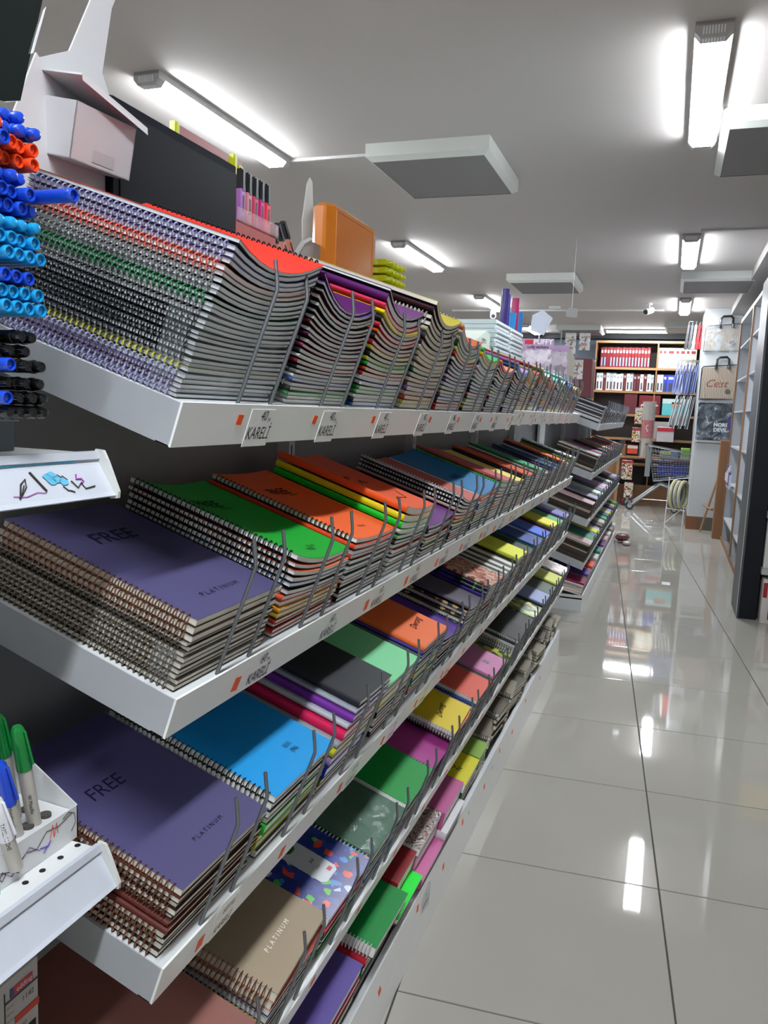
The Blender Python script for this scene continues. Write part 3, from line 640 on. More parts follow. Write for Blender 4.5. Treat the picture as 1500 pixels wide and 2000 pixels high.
for j, t, T, a, b in st['res']:
    if j == 0: MB().box(-.062, -.04, .085, .108, T+.0004, T+.001).build('square_badge', M('3c3450', .4), t)
more4 = {9: (LEAF, 'leaf-green printed', .06), 10: ('1a1a1c', 'black film-wrapped', .115), 11: ('2a2a2e', 'dark grey ringed', .10), 12: (LEAF, 'green landscape printed', .10), 13: ('8c98c0', 'glossy blue', .115), 14: ('4c5c54', 'mossy grey', .11), 15: ('c8cc5c', 'yellow-green printed', .12), 16: (SKETCH, 'pale sketch-printed', .13)}
for i, (c, nm, ht) in more4.items():
    if lane('4', i) < Y1-.2:
        sp = [(c, 's' if i in (10, 11) else 'g', 'k', dict(label='%s notebook topping a pile in the far half of the fourth shelf' % nm)), G('3c404c')]
        lay('4', i, 'the %s pile of the fourth shelf' % ORD[i], 10, ht, sp, W=.19, ind=2, off=.04, fillr='k', fillk=.8 if i in (10, 11) else .3)
# ---- base tray
SM5 = shelf_mat(XF-.004, .135, R(14))
def tray(y0, n, wtop, spec, **k): return stack(SM5, 'the tray pile under the ' + spec[0][3]['label'].split(' notebook')[0].replace(' white-ringed', '').replace(' thick', '') + ' one', y0, n, wtop, spec, **k)
st = tray(1.14, 5, .105, [G('5c4c96', label='violet notebook in the floor-level tray, nearest the camera', t=1.4), G('c02c34'), G('28283c'), G('d8d8d8')], W=.215, L=.28, x0=-.016)
write_on(st, [('Xtreme', .015, .07, .1, .2, K3, 0), ('96', .02, .07, .06, 0, K3, 0)])
tray(1.385, 5, .115, [S('00873a', 'w', label='green white-ringed notebook in the floor-level tray', t=1.2, dx=.01), G('b82434'), G('0c5c34', t=1.4), G('0c5c34'), G('c8c8cc')], W=.215, L=.28, a=.008, x0=-.018)
tray(1.612, 6, .12, [G('8c1420', label='dark red thick notebook in the floor-level tray', t=3.4), S('10e83c', 'g', dx=.03, dy=-.05, W=.19, label='neon green notebook sticking out of the floor-level tray'), G('a82438', dx=.025), G('d8d8dc', dx=.02), G('a8a8b0', dx=.02)], W=.145, L=.27, x0=-.035)
SMB = stack(SM5, 'the tray pile of the swirl printed one', 1.762, 4, .12, [S(SWIRL, 'w', label='swirl flower printed notebook in the floor-level tray', t=1.2), G('d070a8', t=2.5), G('c86ca0', t=1.5, dx=.03), G('b8b8c0')], W=.20, L=.27, x0=-.03, page=PAPER)
tray(1.965, 4, .12, [G('b85890', label='pink notebook beside the swirl-printed one in the floor-level tray', t=2.5), G('d0d0d4', dx=.02), G('c0a8b8', dx=.02)], W=.20, L=.27, x0=-.02)
st = tray(2.172, 5, .11, [S('cfc814', 'y', label='yellow notebook with black lettering in the floor-level tray', t=1.6), G('2c5c3c', t=1.5), G('8c9c98')], W=.19, L=.27, x0=-.015); write_on(st, [('ZOE', .03, .06, .09, .1, K1, 90)])
tray(2.37, 5, .11, [G('7ca038', label='lime green notebook behind the yellow one in the tray', t=1.2), G('5c9030'), G('c8ccc8')], W=.12, L=.27, x0=-.015)
KR = ['6c6456', '564e42', '787060', '48423a']
yy = 2.52
for k in range(10):
    yw = [.5, -.15, .25, -.35, .1, .6, -.2, .15, .3, -.1][k]
    stack(SM5, 'the brown heap in the tray', yy, 8 + (k % 3), .115+.018*(k % 3), [S(KR[k % 4], 'k', label='kraft brown %s notebook lying %s in the tray heap, %s from the near end' % (['ringed', 'worn', 'small', 'thick'][k % 4], ['askew', 'flat', 'slanted'][k % 3], ORD[k] if k else 'first')), S(KR[(k+1) % 4], 'k', label='kraft brown notebook under the %s one of the tray heap' % (ORD[k] if k else 'first'))], W=.155, L=.22, x0=-.012-.015*(k % 2), yaw=yw*.35, ind=2, fillr='kb', fill=KR, fillk=1.0, page=CREAM, jit=.01, group='kraft notebooks in the tray heap')
    yy += .172
tray(4.2-.03, 4, .11, [S('84745c', 'b', label='kraft brown notebook at the far end of the tray')], W=.15, L=.2, ind=1, fill=KR)

# film-wrapped bundles
def wrapbox(SM, x0, x1, y0, y1, z0, z1, label, m=WRAP, n=7, gloss=False):
    rnd = random.Random(int(y0*997)); mb = MB(); V = []; F = []
    def face(o, u, v):
        base_ = len(V)
        for i in range(n+1):
            for j in range(n+1):
                edge = i in (0, n) or j in (0, n)
                d_ = 0 if edge else rnd.uniform(0, .0035)
                nn = Vector(u).cross(Vector(v)).normalized()*d_
                V.append(tuple(Vector(o)+Vector(u)*i/n+Vector(v)*j/n+nn))
        for i in range(n):
            for j in range(n): a = base_+i*(n+1)+j; F.append((a, a+n+1, a+n+2, a+1))
    face((x1, y0, z0), (0, y1-y0, 0), (0, 0, z1-z0)); face((x1-.03, y0, z0), (.03, 0, 0), (0, 0, z1-z0))
    if gloss: face((x0, y0, z1), (x1-x0, 0, 0), (0, y1-y0, 0))
    mb.add(V, F); return tag(mb.build('plastic_wrap', m, mat=SM), label, 'plastic wrap')
wrapbox(SH['1'][1], -.31, -.0165, .722, .955, .002, .098, 'clear film around the lower notebooks of the nearest pile, top shelf')
wrapbox(SH['2'][1], -.31, -.0155, .718, .938, .0015, .052, 'crinkled clear film around the lower notebooks of the nearest pile, second shelf')
wrapbox(SH['1'][1], -.31, -.0165, .985, 1.205, .0015, .05, 'clear film around the bottom of the second pile, top shelf')
wrapbox(SH['4'][1], -.305, -.0155, lane('4', 3)+.037, lane('4', 3)+.252, .004, .0835, 'glossy clear film around the dark green notebook, fourth shelf', film('gloss_film', .10, (.6, .8, .75, 1), 14, .05, .3, .1), 10, True)
wrapbox(SH['1'][1], -.31, -.0165, lane('1', 3)+.0, lane('1', 3)+.222, .0015, .06, 'clear film around the bottom of the fourth pile, top shelf')

# ------------------------------------------------------------------ second gondola
g2 = thing('gondola_shelving', 'far white shelving run with stepped notebook shelves before the trolley', 'shelving', (0, 0, 0))
XG = -.475; Y2, Y3 = 5.5, 8.9
MB().box(-.86, -.845, Y2, Y3, 0, 1.5).build('back_panel', M('8f9094', .5, var=.02), g2)
for y in (Y2+.01, 6.6, 7.75, Y3-.03): MB().box(-.845, -.815, y, y+.03, 0, 1.5).build('upright', WHITE, g2)
mb = MB(); mb.box(XG-.004, XG, Y2, Y3, 0, .11, 1); mb.box(-.845, XG-.004, Y2, Y3, .08, .09); mb.box(-.845, XG-.004, Y2, Y2+.002, 0, .11); mb.build('base_tray', [SHELFW, LIPM], g2)
for li, (z, ys) in enumerate(((1.285, 5.85), (.95, 5.6), (.635, 5.52), (.345, 5.46))):
    hk = [ys+.235*i+o for i in range(13) for o in (.12, .2) if ys+.235*i+o < Y3-.03]
    s_, SMg = shelf_part(g2, XG, z, ys-.01, Y3, hk)
    n = int((Y3-ys)/.235)
    cols = [['2c3040', '383c48', '6c4c7c', 'c8ccd0', '3c5080', 'd8dce0'], ['b0a898', '3c84b8', 'a03c44', '284c60', '30343c', 'c03c44'], ['c8a8ac', '9c9cb8', '34303c', 'd8e4e0', '1c4c38', '9c84c0'], ['c8b4b4', '2c8c5c', '3c5c8c', 'c8d444', 'a894d0', '484c44']][li]
    for i in range(n):
        c = cols[i % len(cols)]; r = random.Random(li*50+i)
        sp = [G(c, label='%s notebook topping the %s pile, %s shelf of the far run' % (cname(c), ORD[i] if i else 'nearest', ['top', 'second', 'third', 'lowest'][li]))]
        fl = (['2c2c30', '24262c', '3c3c44', 'c8c8cc'] if li == 0 else ['2c2824', '3c3430', '4c4038', 'b8ac9c']) if i < 2 else None
        stack(SMg, 'far pile', ys+.235*i, 14 if i < 2 else 9, (.125 if i < 2 else .1)*r.uniform(.8, 1.1), sp, W=.205, a=.004, ind=1 if i < 5 else 0, fill=fl, fillk=.0 if i < 2 else .4, page=PAPER if li == 0 else CREAM)
SM6 = shelf_mat(XG-.004, .10, R(12)); yy = Y2+.02
for i, c in enumerate(['8c2050', '5c3c98', 'd84c34', 'b83c4c', 'c8ccc8', '3c8c7c', 'd8d0c8', '6c3c8c', 'c8a8b0', 'b8382c', 'd0d0d0', '8c8c90', 'c04c5c', 'd0d4d0']):
    stack(SM6, 'the far tray', yy, 6, .09+.02*(i % 3), [G(c, label='%s notebook in the floor-level tray of the far run, %s along' % (cname(c), ORD[i] if i else 'first'))], W=.2, L=.27, ind=1 if i < 4 else 0, fill=['b8a89c', 'c8b8b0', '8c7c74', 'd8ccc4'], fillk=.2); yy += .235
#STUFFMARK
so = STUFF.build('stacked_notebooks', SMATS, smooth=False); tag(so, 'remaining notebooks filling the lower and farther parts of the shelf piles', 'notebooks', kind='stuff')

# ------------------------------------------------------------------ near marker display unit
DK = M('3c4248', .35, var=.03); GRN = M('0a7a34', .3, coat=.3); BLU = M('1747c8', .28, coat=.4); LBL = M('1a96d4', .28, coat=.4); ORG = M('ea4a1e', .28, coat=.4); BLK = M('0c0d10', .25, coat=.4)
u = thing('marker_display_unit', 'white shelf unit at the left edge holding the marker pens', 'shelving', (0, 0, 0))
MB().box(-1.02, -1.0, -.3, .68, 0, 1.9).build('back_panel', M('5b6068', .5), u)
def rail_shelf(z, holes):
    mb = MB(); mb.box(-1.0, -.578, -.3, .690, z-.012, z)
    # price rail: tilted outwards at its foot
    sec = [(-.580, z+.002), (-.574, z+.002), (-.572, z-.006), (-.5745, z-.008), (-.5725, z-.012), (-.5545, z-.040), (-.551, z-.044), (-.556, z-.046), (-.5775, z-.012)]
    n = len(sec); V = [(x, -.3, q) for x, q in sec]+[(x, .694, q) for x, q in sec]
    mb.add(V, [tuple(range(n)), tuple(range(2*n-1, n-1, -1))]+[(i, n+i, n+(i+1) % n, (i+1) % n) for i in range(n)], 1)
    s = mb.build('shelf', [M('dcdfe0', .3, coat=.3), M('c4cad6', .3, coat=.3)], u)
    MB().prism([(-.578, z+.004), (-.568, z+.003), (-.562, z-.008), (-.548, z-.040), (-.549, z-.047), (-.558, z-.048), (-.580, z-.012)], .004, mat=Matrix(((1,0,0,0),(0,0,1,.694),(0,1,0,0),(0,0,0,1)))).build('rail_end_cap', M('d4d6d4', .3, coat=.3), s)
    for y in holes: MB().tube([(-.5975, y, z+.0002), (-.5975, y, z+.0008)], .0034, 14).build('hole', INK, s)
    return s
sA = rail_shelf(1.279, ()); sB = rail_shelf(.829, (.684, .657, .630, .606))
MB().box(-1.0, -.62, -.3, .68, .49, .50).build('shelf', M('b0b4b8', .4), u)
# scribbles on the upper rail
def rail_pt(y, k, z=1.279): return (-.5725+.018*k+.0008, y, z-.012-.028*k+.0005)
def scrib(pts, m, r=.0006, par=sA, z=1.279): MB().tube([rail_pt(y, k, z) for y, k in pts], r, 4).build('pen_scribble', m, par)
INKB = M('2c2620', .6); INKP = M('a84cb0', .6); INKL = M('5fb4d8', .6)
scrib([(.566, .9), (.575, .45), (.583, .3), (.58, .55), (.568, .85), (.578, .5)], INKB, .0008); scrib([(.592, .1), (.598, .5), (.602, .75)], INKB, .0012)
scrib([(.64, .5), (.645, .75), (.652, .6), (.655, .8), (.67, .75)], INKB, .0007); scrib([(.626, .65), (.63, .8), (.634, .82), (.638, .88)], INKB, .0006); scrib([(.625, .25), (.629, .35), (.631, .3), (.636, .45)], INKB, .0005)
scrib([(.651, .3), (.648, .45), (.655, .45), (.657, .55), (.653, .6)], INKP, .0009); scrib([(.56, .8), (.575, .85), (.59, .75), (.6, .8)], INKP, .0004)
for y, k in ((.612, .3), (.618, .25), (.615, .45), (.622, .4), (.63, .5)): MB().prism([(.006*math.cos(t*.7)*(1+.3*math.sin(3*t)), .004*math.sin(t*.7)) for t in range(9)], .0003, mat=Matrix(((0, .54, .84, rail_pt(y, k)[0]), (1, 0, 0, y), (0, -.84, .54, rail_pt(y, k)[2]), (0, 0, 0, 1)))).build('ink_stain', INKL, sA)
MB().tube([rail_pt(.56, -.12), rail_pt(.60, -.14), rail_pt(.66, -.12)], .0012, 4).build('ink_stain', INKL, sA)
# pen rack
rk = thing('pen_rack', 'dark rack with clear trays stacked full of horizontal marker pens', 'rack', (0, 0, 0))
MB().box(-.90, -.64, .40, .645, 1.2795, 1.312).build('rack_foot', DK, rk); MB().box(-.90, -.86, .40, .635, 1.312, 1.60).build('rack_back', DK, rk)
for z in (1.3125, 1.3545, 1.4025, 1.4475, 1.4945): MB().box(-.86, -.60, .44, .612, z-.001, z).build('clear_tray', CLEAR, rk)
PG = 'marker pens in the rack'
_pm = {}
def lathe_x(prof_, seg=16):
    mb = MB(); V = []; F = []; n = len(prof_)
    for x, q in prof_:
        for k in range(seg): an = 2*math.pi*k/seg; V.append((x, q*math.cos(an), q*math.sin(an)))
    for i in range(n-1):
        for k in range(seg): F.append((i*seg+k, i*seg+(k+1) % seg, (i+1)*seg+(k+1) % seg, (i+1)*seg+k))
    F.append(tuple((n-1)*seg+k for k in range(seg))); F.append(tuple(range(seg-1, -1, -1)))
    return mb.add(V, F)
def pen_mesh():
    cap = lathe_x([(-.052, .0056), (-.051, .0062), (-.004, .0061), (-.001, .0060), (0, .0055), (0, .0046), (-.0035, .0043)])
    body = lathe_x([(-.135, .004), (-.13, .0054), (-.052, .0054)], 12)
    ring = lathe_x([(-.0034, .0030), (-.0022, .0026), (-.0022, .0002)])
    btip = lathe_x([(-.05, .0058), (-.013, .0058), (-.0125, .0064), (-.010, .0064), (-.0095, .0056), (-.003, .0052), (-.0008, .0044), (0, .003)])
    return [x.mesh(n_, None, True) for x, n_ in ((cap, 'cap'), (body, 'barrel'), (ring, 'cap_rim'), (btip, 'barrel_end'))]
PEN = pen_mesh()
npen = 0
def pen(x, y, z, m, cn, round_end=False, row='', col=''):
    global npen; npen += 1
    t = thing('marker_pen', '%s marker pen, %s in the %s' % (cn, col, row), 'marker pen', (x, y, z), (0, random.uniform(-.01, .01), random.uniform(-.02, .02)), PG)
    part('barrel', PEN[1], m, t)
    if round_end: part('barrel_end', PEN[3], m, t)
    else: part('cap', PEN[0], m, t); part('cap_rim', PEN[2], m, t)
    return t
CN = ['first from left', 'second from left', 'third from left', 'fourth from left', 'fifth from left']
def prow(z, xs, m, cn, rnd_, row, y0=.5495, dy=.0125):
    for i, x in enumerate(xs):
        if x is None: continue
        mm = m[i] if isinstance(m, list) else m; cc = cn[i] if isinstance(cn, list) else cn
        pen(x, y0+i*dy, z, mm, cc, (rnd_[i] if isinstance(rnd_, list) else rnd_), row, CN[i])
prow(1.5795, [-.575, -.570, -.566, -.560], BLU, 'blue', True, 'highest row of the rack', .547, .011)
prow(1.5665, [-.556, -.560, -.553, -.548], [ORG, BLU, BLU, BLU], ['orange', 'blue', 'blue', 'blue'], True, 'row above the orange caps', .551, .0118)
prow(1.5530, [-.548, -.552, -.556, -.552], [BLU, ORG, ORG, ORG], ['blue', 'orange', 'orange', 'orange'], [False, False, False, False], 'upper row of orange caps', .549, .0122)
prow(1.5400, [-.556, -.560, -.556, -.550], ORG, 'orange', False, 'lower row of orange caps', .5485, .0118)
prow(1.5260, [-.557, -.552, -.556], BLU, 'deep blue', True, 'row just under the orange pens', .551, .0122)
prow(1.5125, [-.553, -.556, -.547], BLU, 'deep blue', False, 'row of the jutting pen', .551, .0125)
pen(-.512, .590, 1.5140, BLU, 'long deep blue', False, 'jutting over the notebooks', 'last')
prow(1.5003, [-.556, -.556, -.553, -.553], BLU, 'deep blue', [False, False, False, True], 'lowest deep blue row', .547, .0128)
prow(1.4860, [-.554, -.552, -.553, -.549], LBL, 'light blue', True, 'row of round light blue ends', .549, .0122)
prow(1.4730, [-.553, -.553, -.556, -.552], LBL, 'light blue', False, 'upper light blue row', .5475, .0128)
prow(1.4600, [-.556, -.551, -.552, -.552, -.552], LBL, 'light blue', False, 'middle light blue row', .5425, .0125)
prow(1.4410, [-.553, -.554, -.553], BLU, 'deep blue', False, 'row over light blue caps', .565-.0125, .0135)
prow(1.4275, [-.555, -.556, -.555, -.552], LBL, 'light blue', False, 'row below the three deep blue caps', .5505, .0130)
prow(1.4145, [-.556, -.553, -.553, -.553, -.551], LBL, 'light blue', False, 'lowest light blue row', .5405, .0128)
prow(1.3895, [-.575, -.556, -.556], BLK, 'black', True, 'highest row of black pens', .560, .0128)
prow(1.3765, [-.570, -.562, -.558], BLK, 'black', True, 'black row with yellow label', .553, .0135)
prow(1.3635, [-.548, None, -.553, -.549], [BLU, BLK, BLK, BLK], ['blue', 'black', 'black', 'black'], [False, True, True, True], 'row beside a blue cap', .551, .0128)
prow(1.3475, [-.575, -.563, -.556, -.552], BLK, 'black', True, 'black row above the lower blue cap', .551, .0132)
prow(1.3345, [-.547, None, -.556, -.553, -.552], [BLU, BLK, BLK, BLK, BLK], ['blue', 'black', 'black', 'black', 'black'], [False, True, True, True, True], 'black row at the lower blue cap', .5455, .0122)
prow(1.3215, [None, -.556, -.556, -.553, -.551], BLK, 'black', True, 'lowest row of black pens', .5455, .0122)
YLB = M('e8a820', .4)
for (x, y, z) in ((-.594, .562, 1.3777), (-.573, .577, 1.3645), (-.588, .567, 1.391)):
    mb = MB(); mb.tube([(x-.005, y-.0003, z), (x+.005, y-.0003, z)], .0061, 14); tag(mb.build('price_sticker', YLB), 'round yellow sticker on a black pen, %s of three' % {.562: 'left', .577: 'lower right', .567: 'highest'}[y], 'sticker')
# dark glossy header
hd = thing('display_header', 'dark green glossy header panel leaning at the top left corner', 'display panel', (0, 0, 0))
YZ = lambda x: Matrix(((0, 0, 1, x), (1, 0, 0, 0), (0, 1, 0, 0), (0, 0, 0, 1)))
MB().prism([(.20, 1.56), (.620, 1.612), (.641, 1.620), (.694, 1.80), (.20, 1.86)], .02, mat=YZ(-.64)).build('panel', M('0c1a1a', .12, coat=1.0), hd)
MB().prism([(.654, 1.668), (.657, 1.67), (.675, 1.72), (.672, 1.716), (.662, 1.69)], .0012, mat=YZ(-.6195)).build('painted_reflection', M('d8dce0', .3), hd)  # reflection on the glossy panel, put in as a pale painted arc
MB().prism([(.58, 1.68), (.597, 1.69), (.600, 1.672), (.590, 1.66), (.58, 1.662)], .0012, mat=YZ(-.6195)).build('white_mark', M('a8b0b0', .3), hd)
MB().box(-.70, -.66, .30, .62, 1.312, 1.57).build('leg_post', DK, hd)
# whiteboard marker box on the lower shelf
bx = thing('marker_box', 'white counter box with scribbles and round holes holding board markers', 'box', (0, 0, 0))
WC = M('d2d4d6', .5, var=.02); mb = MB()
mb.box(-.6115, -.610, .38, .699, .8295, .869); 
poly = [(-.61, .8295), (-.61, .869), (-.70, .925), (-.70, .8295)]
mb.prism(poly, .0015, mat=Matrix(((1,0,0,0),(0,0,1,.6975),(0,1,0,0),(0,0,0,1))))
mb.box(-.7015, -.70, .38, .699, .8295, .925); mb.add([(-.612, .38, .862), (-.612, .6965, .862), (-.70, .6965, .866), (-.70, .38, .866), (-.612, .38, .860), (-.612, .6965, .860), (-.70, .6965, .864), (-.70, .38, .864)], [(0,1,2,3), (7,6,5,4), (0,4,5,1), (1,5,6,2)])
mb.build('carton', WC, bx)
for y in (.672, .646, .620, .594):
    for x in (-.632, -.66): MB().tube([(x, y, .8628), (x, y, .8665)], .0066, 16).build('hole', M('4a4644', .6), bx)
for pts, m, r in (([(.60, .84), (.62, .852), (.635, .848), (.65, .861), (.668, .858), (.69, .864)], INKB, .0004), ([(.56, .835), (.59, .846), (.60, .836), (.625, .856), (.64, .844)], M('7c4c9c', .6), .0004), ([(.655, .85), (.659, .864), (.661, .849), (.665, .864), (.667, .851)], M('c8503c', .6), .0006), ([(.64, .846), (.652, .843), (.656, .848), (.645, .838)], M('5848a8', .6), .0007), ([(.675, .863), (.684, .867), (.693, .862), (.695, .85), (.688, .842)], INKB, .0004), ([(.53, .832), (.57, .838), (.58, .85), (.60, .842), (.61, .835)], INKB, .0004), ([(.584, .842), (.588, .848), (.592, .843), (.587, .838), (.584, .842)], INKB, .0005)):
    MB().tube([(-.6096, y, z) for y, z in pts], r, 4).build('pen_scribble', m, bx)
MB().tube([(-.605, .58, .8296), (-.64, .612, .8628), (-.625, .63, .8628)], .0004, 4).build('pen_scribble', M('88b8a8', .6), bx)
BODY = M('b8b4ac', .4, var=.02)
def wbm(x, y, ztop, capm, name, dy=-.026, dx=0.0, cap=True, txt='W Maxiflo'):
    t = thing('board_marker', name, 'marker pen', (x, y, .845)); d_ = Vector((dx, dy, ztop-.845)); q = d_.normalized(); Lm = d_.length
    p = lambda k: tuple(q*k)
    MB().tube([p(0), p(Lm-.052)], .0076, 16).build('barrel', BODY, t, smooth=True)
    MB().tube([p(Lm-.053), p(Lm-.02), p(Lm-.004), p(Lm)], [.0082, .0078, .0070, .0045], 16).build('cap', capm, t, smooth=True)
    a = q*(Lm-.006)+Vector((.008, .002, 0)); b = q*(Lm-.046)+Vector((.0105, .003, 0))
    MB().tube([tuple(q*(Lm-.003)+Vector((.003, 0, 0))), tuple(a), tuple(b)], .0016, 6).build('clip', capm, t, smooth=True)
    rot = q.to_track_quat('X', 'Z').to_matrix().to_4x4()
    V, F = text_geo(txt, .0058, 0)
    f1 = Vector((.75, -.66, 0)); up = f1.cross(q).normalized() if True else None; f1 = q.cross(up).normalized(); f1 = f1 if f1.x > 0 else -f1
    xx = -q; yy_ = f1.cross(xx)
    Mx = Matrix(((xx.x, yy_.x, f1.x, 0), (xx.y, yy_.y, f1.y, 0), (xx.z, yy_.z, f1.z, 0), (0, 0, 0, 1)))
    MB().add(V+np.array([-.048, -.002, .0079]), F, 0, Mx).build('barrel_print', INK, t)
wbm(-.632, .672-.013, .985, GRN, 'green-capped board marker nearest the empty hole of the white box')
wbm(-.660, .672-.013, .995, GRN, 'green-capped board marker in the rear row of the white box')
wbm(-.632, .634, .955, BLU, 'blue-capped board marker to the left of the green one', txt='Whiteboard')
wbm(-.660, .634, .985, GRN, 'green-capped board marker at the left edge, rear row', dy=-.02)
wbm(-.612+.004, .604, .935, M('e4e6ec', .3), 'white board marker standing lowest at the left edge', txt='TAFEL-RECHE')
eb = thing('carton_box', 'small white carton printed 1142 below the marker shelf', 'box', (0, 0, 0))
MB().rbox(-.76, -.62, .36, .648, .5005, .714, .004).build('carton', M('b4b2b0', .5, var=.03), eb)
xs = -.6196
def bp(y0, y1, z0, z1, m, n='print_panel'): MB().box(xs-.0002, xs+.0004, y0, y1, z0, z1).build(n, m, eb)
def bt(txt, sz, y, z, m=INK, sh=0): V, F = text_geo(txt, sz, sh); MB().add(V, F, 0, Matrix(((0,0,1,xs+.0012),(1,0,0,y),(0,1,0,z),(0,0,0,1)))).build('carton_print', m, eb)
bp(.610, .636, .690, .700, M('c0343c', .4)); bt('edding', .0085, .623, .6925, M('f0e8e8', .4)); bp(.604, .609, .690, .700, M('3c3c80', .4)); bp(.596, .644, .6865, .6885, M('2c2c40', .4))
bt('1142', .009, .628, .675); bp(.610, .645, .655, .663, M('c4382c', .4)); bt('10', .007, .622, .645); bp(.610, .645, .600, .612, M('2c4090', .4)); bp(.596, .597, .60, .70, INK)
for k in range(14): bp(.622+k*.0013, .6225+k*.0013+(.0004 if k % 3 else .0007), .622, .640, INK, 'bar')
for z in (.680, .672, .664, .65, .64): bt('Marker', .0038, .603, z)

# ------------------------------------------------------------------ things on top of the near run
ct = thing('cut_out_card', 'white cardboard header with stepped cut-out shape behind the open box', 'cardboard', (0, 0, 0))
MB().prism([(.80, 1.58), (.829, 1.691), (.868, 1.776), (.873, 1.772), (.929, 1.803), (.971, 1.885), (1.0, 1.95), (1.03, 1.95), (1.026, 1.915), (1.016, 1.896), (.995, 1.80), (1.014, 1.769), (1.008, 1.717), (1.0, 1.58)], .003, mat=YZ(-.815)).build('card_sheet', M('c6c8cc', .6, var=.02), ct)
ob = thing('open_carton', 'small open white carton tipped forward on the top notebooks', 'box', mat=Matrix.Translation((-.775, .885, 1.648)) @ Matrix.Rotation(R(2), 4, 'X') @ Matrix.Rotation(R(12), 4, 'Y'))
mb = MB(); a_, b_, c_ = .122, .072, .08; th = .0015
mb.box(-th, 0, 0, a_, 0, b_); mb.box(-c_, -c_+th, 0, a_, 0, b_); mb.box(-c_, 0, 0, th, 0, b_); mb.box(-c_, 0, a_-th, a_, 0, b_); mb.box(-c_, 0, 0, a_, 0, th); mb.box(-.0005, .0006, .04, .085, .006, .022, 1)
mb.build('carton', [M('c2c4c8', .55, var=.02), M('b4b6ba', .55)], ob)
MB().add([(-c_, -.004, b_+.028), (.006, -.004, b_+.030), (.010, a_+.010, b_+.004), (-c_, a_+.01, b_+.002), (-c_, -.004, b_+.0295), (.0065, -.004, b_+.0325), (.0105, a_+.010, b_+.0055), (-c_, a_+.01, b_+.0035), (.008, -.004, b_+.024), (.013, a_+.010, b_-.004)], [(0,3,2,1), (4,5,6,7), (0,1,5,4), (2,3,7,6), (3,0,4,7), (1,2,9,8), (8,9,6,5)]).build('lid', M('d0d2d6', .55, var=.02), ob)
bb = thing('black_board', 'large dark slate board standing behind the nearest pile on the top shelf', 'board', (0, 0, 0))
MB().rbox(-.835, -.80, 1.0, 1.352, 1.536, 1.772, .003).build('board', M('141922', .6, var=.08, spec=.08), bb); MB().box(-.8002, -.799, 1.018, 1.35, 1.536, 1.758).build('inner_sheet', M('11151d', .5, var=.1, scale=6, spec=.08), bb)
rd = thing('red_display_stand', 'dark red display card reading 2 behind the slate board', 'display stand', (0, 0, 0))
MB().prism([(1.28, 1.536), (1.28, 1.832), (1.515, 1.832), (1.50, 1.536)], .006, mat=YZ(-.89)).build('header_card', M('8c1c24', .4), rd)
V, F = text_geo('2', .06); MB().add(V, F, 0, Matrix(((0,0,1,-.8835),(1,0,0,1.475),(0,1,0,1.755),(0,0,0,1)))).build('header_print', M('e0dcdc', .4), rd)
MB().box(-.885, -.845, 1.40, 1.57, 1.536, 1.66).build('stand_base', M('b8b020', .4), rd)
MB().box(-.86, -.825, 1.40, 1.572, 1.690, 1.693).box(-.826, -.825, 1.40, 1.572, 1.690, 1.715).box(-.86, -.825, 1.536, 1.572, 1.69, 1.715).build('clear_tray', film('acrylic', .18, (1, .8, .85, 1), 8), rd)
MB().box(-.86, -.828, 1.40, 1.565, 1.66, 1.689).build('tray_block', M('c04c48', .4), rd)
def hl_mesh():
    sec = [(-.0095, -.006), (.0095, -.006), (.0095, .006), (-.0095, .006)]
    b = MB().rbox(-.0065, .0065, -.009, .009, 0, .062, .002); c = MB().add([(-.006,-.0085,.062),(.006,-.0085,.062),(.006,.0085,.062),(-.006,.0085,.062),(-.0055,-.007,.100),(.0055,-.007,.100),(.0055,.004,.100),(-.0055,.004,.100)], [(4,5,6,7),(0,1,5,4),(1,2,6,5),(2,3,7,6),(3,0,4,7)]).box(.0055,.0075,-.004,.004,.058,.098)
    return b.mesh('barrel', None), c.mesh('cap', None)
HLB, HLC = hl_mesh(); DKC = M('20242c', .35)
def highlighter(mat, m, capm, label, grp, print_=True):
    t = thing('highlighter', label, 'highlighter', mat=mat, group=grp); part('barrel', HLB, m, t); part('cap', HLC, capm, t)
    if print_: MB().box(.0066, .0070, -.003, .003, .02, .05).build('barrel_print', M('503040', .5), t)
for i, (c, nm, z) in enumerate([('b878cc', 'lilac', 1.695), ('e08c9c', 'pale pink', 1.694), ('d0486c', 'rose', 1.6935), ('d81c90', 'magenta', 1.6935), ('ff3858', 'hot pink', 1.6935)]):
    highlighter(Matrix.Translation((-.842, 1.44+i*.0265, z)), M(c, .35, coat=.3), DKC, '%s highlighter upright in the clear tray beside the slate board' % nm, 'pink highlighters')
YG = M('c4cc10', .32, coat=.3)
for i, (y, z) in enumerate(((1.452, 1.728), (1.475, 1.712))): highlighter(Matrix.Translation((-.868, y, z)), YG, YG, 'yellow-green highlighter behind the dark caps, %s one' % ['taller', 'shorter'][i], 'yellow highlighters', False)
MB_ = None
highlighter(Matrix.Translation((-.874, 1.262, 1.727)), YG, YG, 'yellow-green highlighter tip peeking over the slate board', 'yellow highlighters', False)
pb = thing('peach_display_box', 'grey display box with a tall flap holding peach highlighters', 'display stand', (0, 0, 0))
MB().prism([(1.60, 1.536), (1.64, 1.64), (1.70, 1.70), (1.74, 1.72), (1.80, 1.72), (1.80, 1.536)], .004, mat=YZ(-.835)).build('box_side', M('9a9494', .5), pb)
pl = [(1.715, 1.70), (1.712, 1.76), (1.722, 1.80), (1.732, 1.845), (1.745, 1.862), (1.758, 1.855), (1.766, 1.80), (1.766, 1.70)]
MB().prism(pl, .003, mat=YZ(-.84)).build('tall_flap', M('b0b0ae', .5), pb)
